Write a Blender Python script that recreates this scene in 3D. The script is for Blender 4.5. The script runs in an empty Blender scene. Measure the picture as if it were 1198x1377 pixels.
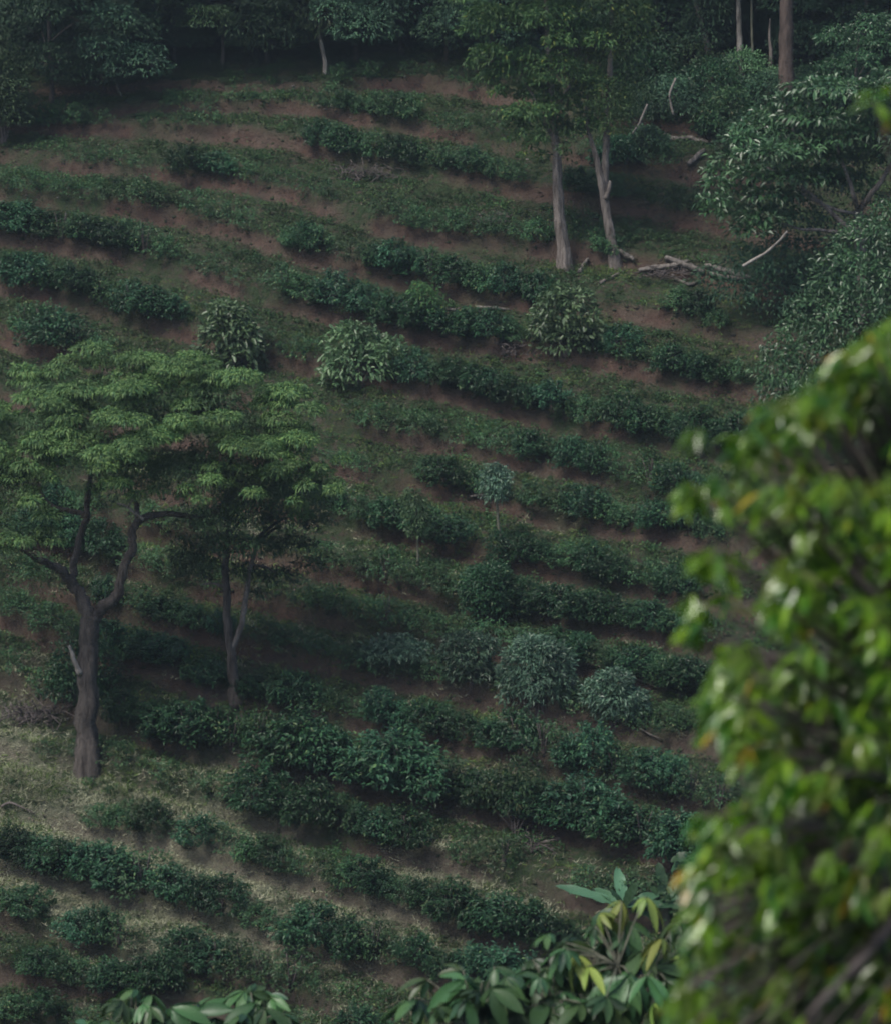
import bpy, math, random
import numpy as np
from mathutils import Vector
C = bpy.context.scene.collection
rng = np.random.default_rng(11)
random.seed(11)
R = math.radians

# ------------------------------------------------------------------ camera, sky, sun, exposure
PITCH = R(12.0); F = 4140.0; CX, CY = 599.0, 688.5
sc = bpy.context.scene
cam = bpy.data.cameras.new('camera'); camo = bpy.data.objects.new('camera', cam); C.objects.link(camo)
camo.location = (0, 0, 0); camo.rotation_euler = (math.pi/2 - PITCH, 0, 0)
cam.sensor_fit = 'VERTICAL'; cam.sensor_height = 36; cam.lens = 36*F/1377
cam.clip_start = 0.2; cam.clip_end = 1500
cam.dof.use_dof = True; cam.dof.focus_distance = 104; cam.dof.aperture_fstop = 1.9
sc.camera = camo
w = bpy.data.worlds.new("World"); sc.world = w; w.use_nodes = True
nt = w.node_tree; bg = nt.nodes['Background']
sky = nt.nodes.new('ShaderNodeTexSky'); sky.sky_type = 'NISHITA'; sky.sun_disc = False
SUN_EL, SUN_AZ = R(60), R(-122)          # azimuth from +Y (view direction), negative = left
sky.sun_elevation = SUN_EL; sky.sun_rotation = SUN_AZ
sky.air_density = 1.0; sky.dust_density = 3.0; sky.ozone_density = 1.0
nt.links.new(sky.outputs[0], bg.inputs[0]); bg.inputs[1].default_value = 0.09
sl = bpy.data.lights.new('sun', 'SUN'); sl.energy = 1.6; sl.angle = R(24); sl.color = (1, .97, .92)
so = bpy.data.objects.new('sun', sl); C.objects.link(so)
sd = Vector((math.sin(SUN_AZ)*math.cos(SUN_EL), math.cos(SUN_AZ)*math.cos(SUN_EL), math.sin(SUN_EL)))
so.rotation_euler = sd.to_track_quat('Z', 'Y').to_euler()
vs = sc.view_settings; sc.display_settings.display_device = 'sRGB'
vs.view_transform = 'Standard'; vs.look = 'None'; vs.gamma = 1; vs.use_curve_mapping = False
vs.exposure = 0.62
sc.cycles.max_bounces = 5; sc.cycles.diffuse_bounces = 3; sc.cycles.glossy_bounces = 2
sc.cycles.transmission_bounces = 3; sc.cycles.volume_bounces = 1; sc.cycles.transparent_max_bounces = 4
sc.cycles.use_denoising = True; sc.cycles.denoiser = 'OPENIMAGEDENOISE'; sc.cycles.denoising_input_passes = 'RGB'; sc.cycles.filter_width = 1.9
sc.cycles.caustics_reflective = False; sc.cycles.caustics_refractive = False

# ------------------------------------------------------------------ naming helpers
def tag(o, label=None, cat=None, group=None, kind=None):
    if label: o['label'] = label
    if cat: o['category'] = cat
    if group: o['group'] = group
    if kind: o['kind'] = kind
    return o
def empty(name, loc, label, cat, group=None):
    o = bpy.data.objects.new(name, None); C.objects.link(o); o.location = loc
    return tag(o, label, cat, group)
def mesh_from(name, V, Fs, mat, smooth=False):
    """V (n,3); Fs list of index arrays (m,k)"""
    me = bpy.data.meshes.new(name)
    V = np.ascontiguousarray(V, dtype=np.float32)
    Fs = [np.asarray(f, dtype=np.int32) for f in Fs if len(f)]
    me.vertices.add(len(V)); me.vertices.foreach_set('co', V.ravel())
    tot = np.concatenate([np.full(len(f), f.shape[1], dtype=np.int32) for f in Fs])
    idx = np.concatenate([f.ravel() for f in Fs])
    me.loops.add(len(idx)); me.loops.foreach_set('vertex_index', idx)
    me.polygons.add(len(tot))
    st = np.concatenate([[0], np.cumsum(tot)[:-1]]).astype(np.int32)
    me.polygons.foreach_set('loop_start', st)
    me.update(calc_edges=True)
    me.polygons.foreach_set('use_smooth', np.full(len(tot), bool(smooth)))
    if mat: me.materials.append(mat)
    return me
def link(name, me, parent=None, loc=(0, 0, 0)):
    o = bpy.data.objects.new(name, me); C.objects.link(o); o.location = loc
    if parent is not None: o.parent = parent
    return o

# ------------------------------------------------------------------ picture <-> place
cp, sp = math.cos(PITCH), math.sin(PITCH)
def proj(X, Y, Z):
    d = Y*cp - Z*sp
    up = Y*sp + Z*cp
    d = np.maximum(d, 1.0)
    return CX + F*X/d, CY - F*up/d, d
def P(u, v, d):
    """point seen at photo pixel u,v at depth d along the viewing axis"""
    x = (u-CX)/F*d; up = (CY-v)/F*d
    return np.array([x, d*cp + up*sp, -d*sp + up*cp])

# value noise
_lat = rng.random((256, 256))
def vnoise(x, y, s=1.0, o=0):
    x = np.asarray(x)*s + 37.3*o + 1000; y = np.asarray(y)*s + 91.7*o + 1000
    xi = np.floor(x).astype(int); yi = np.floor(y).astype(int); fx = x-xi; fy = y-yi
    fx = fx*fx*(3-2*fx); fy = fy*fy*(3-2*fy)
    g = lambda a, b: _lat[a % 256, b % 256]
    return (g(xi, yi)*(1-fx)+g(xi+1, yi)*fx)*(1-fy) + (g(xi, yi+1)*(1-fx)+g(xi+1, yi+1)*fx)*fy
def fbm(x, y, s, o=0, n=4):
    t = 0; a = .5
    for i in range(n): t = t + a*vnoise(x, y, s*2**i, o+i); a *= .5
    return t / (1-.5**n)

# the lips of the planted terraces, top of the slope first
ROWS = [
 [(0,120),(250,112),(400,115),(560,104),(650,120),(770,150),(930,170)],
 [(0,140),(150,150),(300,140),(400,142),(470,152),(530,160),(600,176),(700,192),(770,205),(850,217),(930,228)],
 [(0,165),(80,167),(200,171),(300,176),(400,187),(500,212),(600,228),(700,247),(780,258),(850,275),(930,290)],
 [(0,205),(50,215),(150,222),(250,235),(330,243),(400,258),(440,272),(510,295),(560,309),(640,318),(720,328),(800,338),(870,350),(960,370)],
 [(0,258),(50,263),(130,270),(200,280),(250,290),(320,307),(360,320),(400,338),(480,356),(570,374),(640,392),(700,405),(800,410),(900,422),(960,438)],
 [(0,312),(80,324),(150,334),(270,365),(333,387),(400,403),(483,422),(533,442),(600,452),(717,466),(793,474),(850,490),(917,507),(990,520)],
 [(0,377),(100,397),(150,410),(250,440),(350,470),(440,490),(527,510),(640,530),(720,555),(800,570),(883,587),(967,602)],
 [(0,445),(60,462),(200,500),(350,540),(440,562),(540,584),(600,594),(667,610),(740,624),(800,638),(880,660),(950,675)],
 [(0,530),(150,570),(300,600),(430,625),(533,642),(633,660),(700,682),(800,700),(910,716),(960,727)],
 [(0,610),(150,645),(300,670),(400,682),(470,697),(560,717),(660,743),(733,760),(837,782),(947,802)],
 [(0,670),(90,692),(220,710),(330,735),(420,757),(510,783),(593,802),(690,814),(750,829),(850,846),(930,860)],
 [(0,715),(100,740),(200,768),(347,803),(400,817),(483,835),(600,858),(763,888),(883,917),(960,935)],
 [(0,770),(100,800),(160,818),(300,857),(380,875),(443,893),(533,912),(600,922),(680,940),(800,965),(880,985),(960,1000)],
 [(0,825),(37,837),(100,863),(133,877),(217,895),(280,925),(360,945),(430,957),(517,972),(600,987),(700,1010),(800,1040),(900,1068),(980,1090)],
 [(0,905),(60,930),(127,963),(207,990),(300,1010),(383,1023),(443,1035),(500,1052),(583,1077),(710,1100),(800,1120),(877,1142),(950,1160)],
 [(0,1000),(80,1015),(150,1028),(250,1060),(300,1085),(383,1103),(483,1127),(533,1140),(633,1160),(700,1177),(757,1198),(830,1215),(950,1250)],
 [(0,1075),(127,1107),(233,1128),(300,1150),(400,1175),(517,1207),(587,1232),(727,1275),(850,1310)],
 [(0,1148),(83,1178),(147,1192),(207,1206),(300,1230),(370,1258),(440,1276),(500,1292),(600,1318),(680,1337),(850,1380)],
 [(0,1228),(60,1240),(110,1260),(170,1280),(230,1292),(300,1311),(380,1324),(440,1350),(500,1374),(700,1425)],
 [(0,1300),(60,1315),(120,1325),(170,1332),(230,1338),(300,1352),(400,1385),(600,1450)],
 [(0,1377),(100,1388),(200,1405),(400,1450),(600,1520)],
]
NR = len(ROWS)
def row_v(k, u):
    r = ROWS[k]; us = [p[0] for p in r]; v_ = [p[1] for p in r]
    s0 = .12; s1 = .20
    us = [-700] + us + [us[-1]+900]; v_ = [v_[0]-700*s0] + v_ + [v_[-1]+900*s1]
    return np.interp(u, us, v_)
def base(x, y):
    a = -33.4 + .424*(y-85) + .06*x + (fbm(x, y, .045, 3, 2)-.5)*1.6
    b = -1.7 - .55*y + .02*x
    k = .25
    m = np.maximum(a, b)
    return m + np.log(np.exp(k*(a-m)) + np.exp(k*(b-m)))/k
def rowcoord(x, y, z):
    u, v, d = proj(x, y, z)
    u = np.asarray(u, float); v = np.asarray(v, float)
    V = np.stack([row_v(k, u) for k in range(NR)])
    for k in range(1, NR): V[k] = np.maximum(V[k], V[k-1]+18)
    n = (V <= v).sum(0)
    lo = np.take_along_axis(V, np.clip(n-1, 0, NR-1)[None], 0)[0]
    hi = np.take_along_axis(V, np.clip(n, 0, NR-1)[None], 0)[0]
    t = np.where(n <= 0, 0, np.where(n >= NR, .5, (v-lo)/np.maximum(hi-lo, 1)))
    return n-1, t, u, v
def terrain(x, y):
    x = np.atleast_1d(np.asarray(x, float)); y = np.atleast_1d(np.asarray(y, float))
    b = base(x, y)
    k, t, u, v = rowcoord(x, y, b)
    bank = .12
    saw = np.where(t < bank, .5 - t/bank, -.5 + (t-bank)/(1-bank))
    amp = .42 + .42*vnoise(x, y, .18, 9)
    on = (k >= 0) & (k < NR-1) & (y > 60)
    z = b + np.where(on, saw*amp, 0)
    z = z + (fbm(x, y, .9, 5, 4)-.5)*.36 + (fbm(x, y, 2.2, 15, 2)-.5)*.18*(t < .3) + (vnoise(x, y, 3.2, 6)-.5)*.10
    return z, k, t, u, v
def H(x, y): return terrain(x, y)[0]
def G(u, v, lift=0.0):
    """ground point seen at pixel(s) u,v"""
    u = np.atleast_1d(np.asarray(u, float)); v = np.atleast_1d(np.asarray(v, float))
    dx = (u-CX)/F; up = (CY-v)/F
    dy = cp + up*sp; dz = -sp + up*cp
    lo = np.full(u.shape, 76.0); hi = np.full(u.shape, 260.0)
    ts = np.linspace(76, 230, 200)
    found = np.full(u.shape, 230.0); done = np.zeros(u.shape, bool)
    for t in ts:
        h = base(dx*t, dy*t)
        hit = (~done) & (dz*t <= h)
        found[hit] = t; done |= hit
    lo = found-1.6; hi = found+.8
    for _ in range(12):
        m = (lo+hi)/2; below = dz*m <= H(dx*m, dy*m)
        hi = np.where(below, m, hi); lo = np.where(below, lo, m)
    X, Y = dx*hi, dy*hi
    return np.stack([X, Y, H(X, Y)+lift], 1), hi
def g1(u, v, lift=0.0):
    p, d = G(u, v, lift); return p[0], d[0]

# ------------------------------------------------------------------ materials
def newmat(name):
    m = bpy.data.materials.new(name); m.use_nodes = True
    n = m.node_tree; b = n.nodes['Principled BSDF']
    return m, n, b
def col(c): return (c[0], c[1], c[2], 1)
def leaf_mat(name, c1, c2, rough=.45, spec=.5, transl=.22, c3=None, p3=.9, coat=0):
    m, n, b = newmat(name); L = n.links
    geo = n.nodes.new('ShaderNodeNewGeometry'); oi = n.nodes.new('ShaderNodeObjectInfo')
    ramp = n.nodes.new('ShaderNodeValToRGB')
    e = ramp.color_ramp.elements; e[0].color = col(c1); e[1].color = col(c2); e[0].position = .1; e[1].position = .85
    if c3 is not None:
        x = e.new(p3); x.color = col(c2); e[-1].position = min(1, p3+.04); e[-1].color = col(c3)
        e[1].position = p3
    L.new(geo.outputs['Random Per Island'], ramp.inputs[0])
    hsv = n.nodes.new('ShaderNodeHueSaturation')
    mr = n.nodes.new('ShaderNodeMapRange'); mr.inputs[3].default_value = .6; mr.inputs[4].default_value = 1.5
    L.new(oi.outputs['Random'], mr.inputs[0]); L.new(mr.outputs[0], hsv.inputs['Value'])
    mr2 = n.nodes.new('ShaderNodeMapRange'); mr2.inputs[3].default_value = .475; mr2.inputs[4].default_value = .52
    L.new(oi.outputs['Random'], mr2.inputs[0]); L.new(mr2.outputs[0], hsv.inputs['Hue'])
    no = n.nodes.new('ShaderNodeTexNoise'); no.inputs['Scale'].default_value = .7; no.inputs['Detail'].default_value = 3
    L.new(geo.outputs['Position'], no.inputs['Vector'])
    mul = n.nodes.new('ShaderNodeMix'); mul.data_type = 'RGBA'; mul.blend_type = 'MULTIPLY'; mul.inputs[0].default_value = 1
    nr = n.nodes.new('ShaderNodeMapRange'); nr.inputs[1].default_value = .3; nr.inputs[2].default_value = .7
    nr.inputs[3].default_value = .58; nr.inputs[4].default_value = 1.4
    L.new(no.outputs[0], nr.inputs[0])
    L.new(ramp.outputs[0], mul.inputs[6]); L.new(nr.outputs[0], mul.inputs[7]); L.new(mul.outputs[2], hsv.inputs['Color'])
    L.new(hsv.outputs[0], b.inputs['Base Color'])
    b.inputs['Roughness'].default_value = rough; b.inputs['Specular IOR Level'].default_value = spec
    if transl > 0:
        tr = n.nodes.new('ShaderNodeBsdfTranslucent'); mx = n.nodes.new('ShaderNodeMixShader'); mx.inputs[0].default_value = transl
        L.new(hsv.outputs[0], tr.inputs[0]); L.new(b.outputs[0], mx.inputs[1]); L.new(tr.outputs[0], mx.inputs[2])
        L.new(mx.outputs[0], n.nodes['Material Output'].inputs[0])
    return m
def bark_mat(name, c1, c2, scale=6, stretch=.18, bump=.5):
    m, n, b = newmat(name); L = n.links
    tc = n.nodes.new('ShaderNodeTexCoord'); mp = n.nodes.new('ShaderNodeMapping'); mp.inputs['Scale'].default_value = (1, 1, stretch)
    no = n.nodes.new('ShaderNodeTexNoise'); no.inputs['Scale'].default_value = scale; no.inputs['Detail'].default_value = 8; no.inputs['Roughness'].default_value = .65
    L.new(tc.outputs['Object'], mp.inputs[0]); L.new(mp.outputs[0], no.inputs['Vector'])
    rp = n.nodes.new('ShaderNodeValToRGB'); rp.color_ramp.elements[0].position = .35; rp.color_ramp.elements[1].position = .65
    rp.color_ramp.elements[0].color = col(c1); rp.color_ramp.elements[1].color = col(c2)
    L.new(no.outputs[0], rp.inputs[0]); L.new(rp.outputs[0], b.inputs['Base Color'])
    bu = n.nodes.new('ShaderNodeBump'); bu.inputs['Strength'].default_value = bump; bu.inputs['Distance'].default_value = .06
    L.new(no.outputs[0], bu.inputs['Height']); L.new(bu.outputs[0], b.inputs['Normal'])
    b.inputs['Roughness'].default_value = .9; b.inputs['Specular IOR Level'].default_value = .2
    return m
M = {}
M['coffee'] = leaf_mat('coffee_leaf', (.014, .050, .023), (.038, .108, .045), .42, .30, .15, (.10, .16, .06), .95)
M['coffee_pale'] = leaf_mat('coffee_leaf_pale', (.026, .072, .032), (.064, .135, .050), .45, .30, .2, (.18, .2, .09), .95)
M['weed'] = leaf_mat('weed_leaf', (.035, .080, .032), (.085, .150, .050), .6, .25, .25, (.16, .14, .09), .93)
M['umbrella'] = leaf_mat('umbrella_lit_leaf', (.044, .106, .040), (.138, .212, .064), .55, .3, .25)  # yellowish light on the crown top is put into this leaf colour
M['umbrella_shade'] = leaf_mat('umbrella_shaded_leaf', (.045, .110, .050), (.105, .195, .078), .6, .3, .3)  # less yellow, darker copy: shade under the crown put into the leaf colour
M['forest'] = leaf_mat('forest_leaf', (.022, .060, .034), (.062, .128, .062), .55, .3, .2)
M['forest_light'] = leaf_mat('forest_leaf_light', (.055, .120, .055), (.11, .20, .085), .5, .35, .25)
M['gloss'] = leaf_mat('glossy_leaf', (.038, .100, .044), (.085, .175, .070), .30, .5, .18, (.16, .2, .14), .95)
M['pale'] = leaf_mat('pale_shrub_leaf', (.070, .150, .065), (.16, .27, .12), .38, .5, .25)
M['grey'] = leaf_mat('grey_green_leaf', (.055, .118, .080), (.150, .255, .165), .36, .5, .2)
M['airy'] = leaf_mat('airy_leaf', (.042, .112, .044), (.115, .215, .068), .5, .3, .32, (.22, .28, .06), .94)
M['mango'] = leaf_mat('mango_leaf', (.038, .112, .012), (.22, .335, .018), .14, .7, .38, (.40, .22, .03), .945)
M['palmate'] = leaf_mat('palmate_leaf', (.026, .074, .034), (.072, .150, .052), .36, .42, .22, (.18, .2, .06), .97)
M['palmate_yellow'] = leaf_mat('palmate_leaf_yellow', (.13, .21, .045), (.27, .32, .07), .45, .4, .25)
M['banana'] = leaf_mat('banana_leaf', (.035, .100, .055), (.075, .16, .075), .40, .35, .25)
M['tall_weed'] = leaf_mat('tall_weed_leaf', (.026, .070, .030), (.070, .150, .050), .5, .3, .22, (.16, .2, .08), .95)
M['litter'] = leaf_mat('leaf_litter', (.08, .06, .048), (.21, .165, .13), .8, .2, 0)
M['straw'] = leaf_mat('lit_dry_grass', (.34, .36, .23), (.58, .60, .42), .8, .15, .2)  # dry grass, coloured paler to stand for the light on it
M['green_grass'] = leaf_mat('green_grass', (.10, .20, .05), (.26, .40, .11), .7, .2, .3, (.24, .22, .12), .9)
M['bark_dark'] = bark_mat('bark_dark', (.045, .038, .034), (.15, .13, .115), 5, .16, .9)
M['bark_pale'] = bark_mat('bark_pale', (.09, .075, .065), (.30, .26, .23), 6, .10, .9)
M['bark_red'] = bark_mat('bark_red', (.05, .038, .032), (.14, .105, .088), 5, .15, .9)
M['bark_green'] = bark_mat('bark_green', (.08, .085, .06), (.2, .2, .15), 6, .2, .5)
M['dead'] = bark_mat('dead_wood', (.14, .125, .11), (.40, .37, .33), 5, .3, .7)
M['log'] = bark_mat('log_bark', (.055, .048, .044), (.24, .215, .19), 7, .6, 1.0)
M['twig'] = bark_mat('twig', (.06, .05, .048), (.17, .145, .135), 6, .5, .3)
M['stone'] = bark_mat('stone', (.16, .14, .125), (.42, .38, .34), 9, 1, .6)

def soil_mat():
    m, n, b = newmat('soil'); L = n.links
    geo = n.nodes.new('ShaderNodeNewGeometry')
    def noise(s, d=6, r=.6):
        x = n.nodes.new('ShaderNodeTexNoise'); x.inputs['Scale'].default_value = s; x.inputs['Detail'].default_value = d
        x.inputs['Roughness'].default_value = r; L.new(geo.outputs['Position'], x.inputs['Vector']); return x
    def ramp(src, p0, c0, p1, c1):
        x = n.nodes.new('ShaderNodeValToRGB'); e = x.color_ramp.elements
        e[0].position = p0; e[1].position = p1; e[0].color = col(c0); e[1].color = col(c1); L.new(src, x.inputs[0]); return x
    def mix(f, a, b_, mode='MIX'):
        x = n.nodes.new('ShaderNodeMix'); x.data_type = 'RGBA'; x.blend_type = mode
        if isinstance(f, float): x.inputs[0].default_value = f
        else: L.new(f, x.inputs[0])
        L.new(a, x.inputs[6]); L.new(b_, x.inputs[7]); return x.outputs[2]
    def attr(nm):
        a = n.nodes.new('ShaderNodeAttribute'); a.attribute_name = nm; return a.outputs['Fac']
    def math_(op, a, b_=None, v=None, cl=False):
        x = n.nodes.new('ShaderNodeMath'); x.operation = op; x.use_clamp = cl; L.new(a, x.inputs[0])
        if b_ is not None: L.new(b_, x.inputs[1])
        elif v is not None: x.inputs[1].default_value = v
        return x.outputs[0]
    n1 = noise(.5); n2 = noise(3.0, 8, .7); n3 = noise(14, 8, .75); n4 = noise(1.1, 5)
    soil = ramp(n2.outputs[0], .3, (.055, .040, .035), .66, (.175, .128, .106))
    red = ramp(n2.outputs[0], .3, (.072, .045, .036), .66, (.185, .118, .092))
    s = mix(attr('red'), soil.outputs[0], red.outputs[0])
    litter = ramp(n3.outputs[0], .35, (.075, .060, .048), .68, (.26, .215, .165))
    s = mix(math_('MULTIPLY', ramp(n4.outputs[0], .42, (0,0,0), .62, (1,1,1)).outputs[0], v=.55), s, litter.outputs[0])
    straw = ramp(n3.outputs[0], .3, (.25, .25, .17), .66, (.56, .56, .42))  # straw tint, raised to carry the light on the lower-left ground
    s = mix(math_('MULTIPLY', attr('dry'), ramp(n2.outputs[0], .3, (.6,.6,.6), .6, (1,1,1)).outputs[0], cl=True), s, straw.outputs[0])
    green = ramp(n3.outputs[0], .3, (.022, .042, .022), .7, (.075, .115, .048))
    gf = math_('MULTIPLY', ramp(n1.outputs[0], .25, (.55,.55,.55), .5, (1,1,1)).outputs[0], ramp(n2.outputs[0], .34, (0,0,0), .52, (1,1,1)).outputs[0])
    inv = math_('SUBTRACT', attr('bare'), v=1.0); inv = math_('MULTIPLY', inv, v=-1.0)
    s = mix(math_('MULTIPLY', gf, inv, cl=True), s, green.outputs[0])
    L.new(s, b.inputs['Base Color']); b.inputs['Roughness'].default_value = .95; b.inputs['Specular IOR Level'].default_value = .15
    bu = n.nodes.new('ShaderNodeBump'); bu.inputs['Strength'].default_value = .9; bu.inputs['Distance'].default_value = .12
    L.new(n3.outputs[0], bu.inputs['Height'])
    bu2 = n.nodes.new('ShaderNodeBump'); bu2.inputs['Strength'].default_value = .8; bu2.inputs['Distance'].default_value = .3
    L.new(n2.outputs[0], bu2.inputs['Height']); L.new(bu2.outputs[0], bu.inputs['Normal']); L.new(bu.outputs[0], b.inputs['Normal'])
    return m
M['soil'] = soil_mat()

# ------------------------------------------------------------------ the hillside
def axis(lo, f0, f1, hi, fine, coarse):
    return np.unique(np.round(np.concatenate([np.arange(lo, f0, coarse), np.arange(f0, f1, fine), np.arange(f1, hi+coarse, coarse)]), 4))
def dry_and_lit(u, v):  # dry grass cover, also the patch of light painted at lower left
    v = v + 22*np.sin(u*.021+1) + 14*np.sin(u*.05)
    a = np.exp(-(((u-130)/300)**4 + ((v-(1110+.22*u))/130)**4))
    return a*.95 + .45*np.exp(-(((u-560)/170)**2+((v-1225)/70)**2))
gx = axis(-160, -23, 24, 160, .17, 4.0); gy = axis(-30, 79, 160, 300, .17, 4.0)
XX, YY = np.meshgrid(gx, gy); xf, yf = XX.ravel(), YY.ravel()
zf, kf, tf, uf, vf = terrain(xf, yf)
nx, ny = len(gx), len(gy)
ii = np.arange(nx*ny).reshape(ny, nx)
quads = np.stack([ii[:-1, :-1], ii[:-1, 1:], ii[1:, 1:], ii[1:, :-1]], -1).reshape(-1, 4)
me = mesh_from('hillside', np.stack([xf, yf, zf], 1), [quads], M['soil'], True)
def set_attr(me, nm, val):
    a = me.attributes.new(nm, 'FLOAT', 'POINT'); a.data.foreach_set('value', np.ascontiguousarray(val, dtype=np.float32))
nb = fbm(xf, yf, .35, 21, 3)
bare = np.clip(1.2 - np.abs(tf-.09)/.12, 0, 1)*np.clip((nb-.28)*5, 0, 1)
bare = np.where((kf >= 0) & (kf < NR-1), bare, 0.15)
set_attr(me, 'bare', bare); set_attr(me, 'dry', np.clip(dry_and_lit(uf, vf)*1.4*(.5+nb), 0, 1)*(1-.6*bare))  # dry: straw cover with the lower-left light in its colour
set_attr(me, 'red', np.clip(bare*.8*(vf < 900) + .25 + .5*np.exp(-((uf-900)/200)**2-((vf-300)/150)**2), 0, 1))
tag(link('hillside', me), kind='structure')

# ------------------------------------------------------------------ leaf tools
# template vertices: (along, across, off)
T_LEAF = (np.array([[0,0,0],[.45,.5,.07],[1,0,0],[.45,-.5,.07]], float), [np.array([[0,1,2],[0,2,3]])])
T_STRIP = (np.array([[0,.12,0],[0,-.12,0],[.5,.5,.0],[.5,-.5,.0],[1,.1,0],[1,-.1,0]], float), [np.array([[0,2,3,1],[2,4,5,3]])])
T_BLADE = (np.array([[0,.5,0],[0,-.5,0],[1,0,0]], float), [np.array([[0,1,2]])])
T_LONG = (np.array([[0,0,0],[.25,.42,.03],[.25,0,-.02],[.25,-.42,.03],[.6,.5,.03],[.6,0,-.02],[.6,-.5,.03],[.85,.28,.02],[.85,0,-.01],[.85,-.28,.02],[1,0,0]], float),
          [np.array([[0,1,2],[0,2,3],[7,10,8],[8,10,9]]), np.array([[1,4,5,2],[2,5,6,3],[4,7,8,5],[5,8,9,6]])])
def norm(a): return a/np.maximum(np.linalg.norm(a, axis=-1, keepdims=True), 1e-9)
def leaves(tp, p, D, N, L, W, droop=0.0):
    V0, F0 = tp; n = len(p); k = len(V0)
    D = norm(D); S = norm(np.cross(D, N)); N2 = np.cross(S, D)
    L = np.broadcast_to(np.asarray(L, float), n)[:, None, None]; W = np.broadcast_to(np.asarray(W, float), n)[:, None, None]
    dr = np.broadcast_to(np.asarray(droop, float), n)[:, None]
    a = V0[None, :, 0:1]; b = V0[None, :, 1:2]; c = V0[None, :, 2:3]
    V = p[:, None] + a*L*D[:, None] + b*W*S[:, None] + c*L*N2[:, None]
    V[:, :, 2] -= dr*(V0[None, :, 0]**2)*L[:, :, 0]
    off = (np.arange(n)*k)[:, None, None]
    return V.reshape(-1, 3), [(f[None]+off).reshape(-1, f.shape[1]) for f in F0]
def merge(parts):
    Vs = []; Fd = {}; o = 0
    for V, Fs in parts:
        for f in Fs:
            if len(f): Fd.setdefault(f.shape[1], []).append(np.asarray(f)+o)
        Vs.append(V); o += len(V)
    return np.concatenate(Vs), [np.concatenate(x) for x in Fd.values()]
def rand_dirs(n, r=rng):
    return norm(r.normal(size=(n, 3)))
def blob_leaves(blobs, n, tp, L, W, droop=.2, up=.6, shell=.72, lowcut=-.5, r=rng, jitter=.5, out=.7):
    """leaves through the outer layer of many ellipsoids; blobs = [(cx,cy,cz,rx,ry,rz)]"""
    B = np.array(blobs, float); vol = (B[:, 3]*B[:, 4] + B[:, 3]*B[:, 5])
    idx = r.choice(len(B), n, p=vol/vol.sum())
    d = rand_dirs(n, r); d[:, 2] = np.where(d[:, 2] < lowcut, -d[:, 2], d[:, 2])
    b = B[idx]
    # lumpy surface
    lump = 1 + .18*np.sin(d[:, 0]*7+b[:, 0]*3+idx)*np.cos(d[:, 1]*6+idx*2.1) + .12*np.sin(d[:, 2]*9+idx)
    rad = (shell + (1.06-shell)*r.random(n)**.7)*lump
    p = b[:, :3] + d*b[:, 3:6]*rad[:, None]
    D = d*out + r.normal(size=(n, 3))*jitter; D[:, 2] -= .15
    N = d*.7 + np.array([0, 0, up]) + r.normal(size=(n, 3))*jitter
    s = .7+.6*r.random(n)
    return leaves(tp, p, D, N, L*s, W*s, droop*(0.5+r.random(n)))
def tube(pts, rad, ns=10, flute=0.0, nfl=5, seed=0, sub=4, wob=.0):
    """tapered round limb through points"""
    pts = np.array(pts, float); rad = np.array(rad, float)
    n = len(pts); t = np.arange(n); tt = np.linspace(0, n-1, (n-1)*sub+1)
    def cr(arr):
        out = []
        for x in tt:
            i = min(int(x), n-2); f = x-i
            p0 = arr[max(i-1, 0)]; p1 = arr[i]; p2 = arr[i+1]; p3 = arr[min(i+2, n-1)]
            out.append(.5*((2*p1)+(-p0+p2)*f+(2*p0-5*p1+4*p2-p3)*f*f+(-p0+3*p1-3*p2+p3)*f**3))
        return np.array(out)
    Q = cr(pts); rr = np.maximum(np.interp(tt, t, rad), .002)
    rs = np.random.default_rng(seed)
    if wob: Q[1:-1] += rs.normal(size=(len(Q)-2, 3))*wob*rr[1:-1, None]
    T = norm(np.gradient(Q, axis=0)); up = np.array([.3, 1, .2]); V = []
    A = norm(np.cross(T, up)); Bv = np.cross(T, A)
    th = np.arange(ns)/ns*2*math.pi
    ph = rs.random()*6; ph2 = rs.random()*6
    for i in range(len(Q)):
        m = 1 + flute*np.sin(nfl*th+ph+i*.06) + flute*.6*np.sin((nfl*2+1)*th+ph2-i*.05)
        m = m*(1+.05*np.sin(i*1.3+ph))
        V.append(Q[i] + (np.cos(th)[:, None]*A[i] + np.sin(th)[:, None]*Bv[i])*(rr[i]*m)[:, None])
    V = np.concatenate(V); q = len(Q)
    a = np.arange(q-1)[:, None]*ns; j = np.arange(ns)[None]; j2 = (j+1) % ns
    quads = np.stack([a+j, a+j2, a+ns+j2, a+ns+j], -1).reshape(-1, 4)
    V = np.concatenate([V, Q[:1], Q[-1:]]); e0, e1 = q*ns, q*ns+1
    jj = np.arange(ns); c0 = np.stack([np.full(ns, e0), (jj+1) % ns, jj], -1); c1 = np.stack([np.full(ns, e1), (q-1)*ns+jj, (q-1)*ns+(jj+1) % ns], -1)
    return V, [quads, np.concatenate([c0, c1])]

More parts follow.
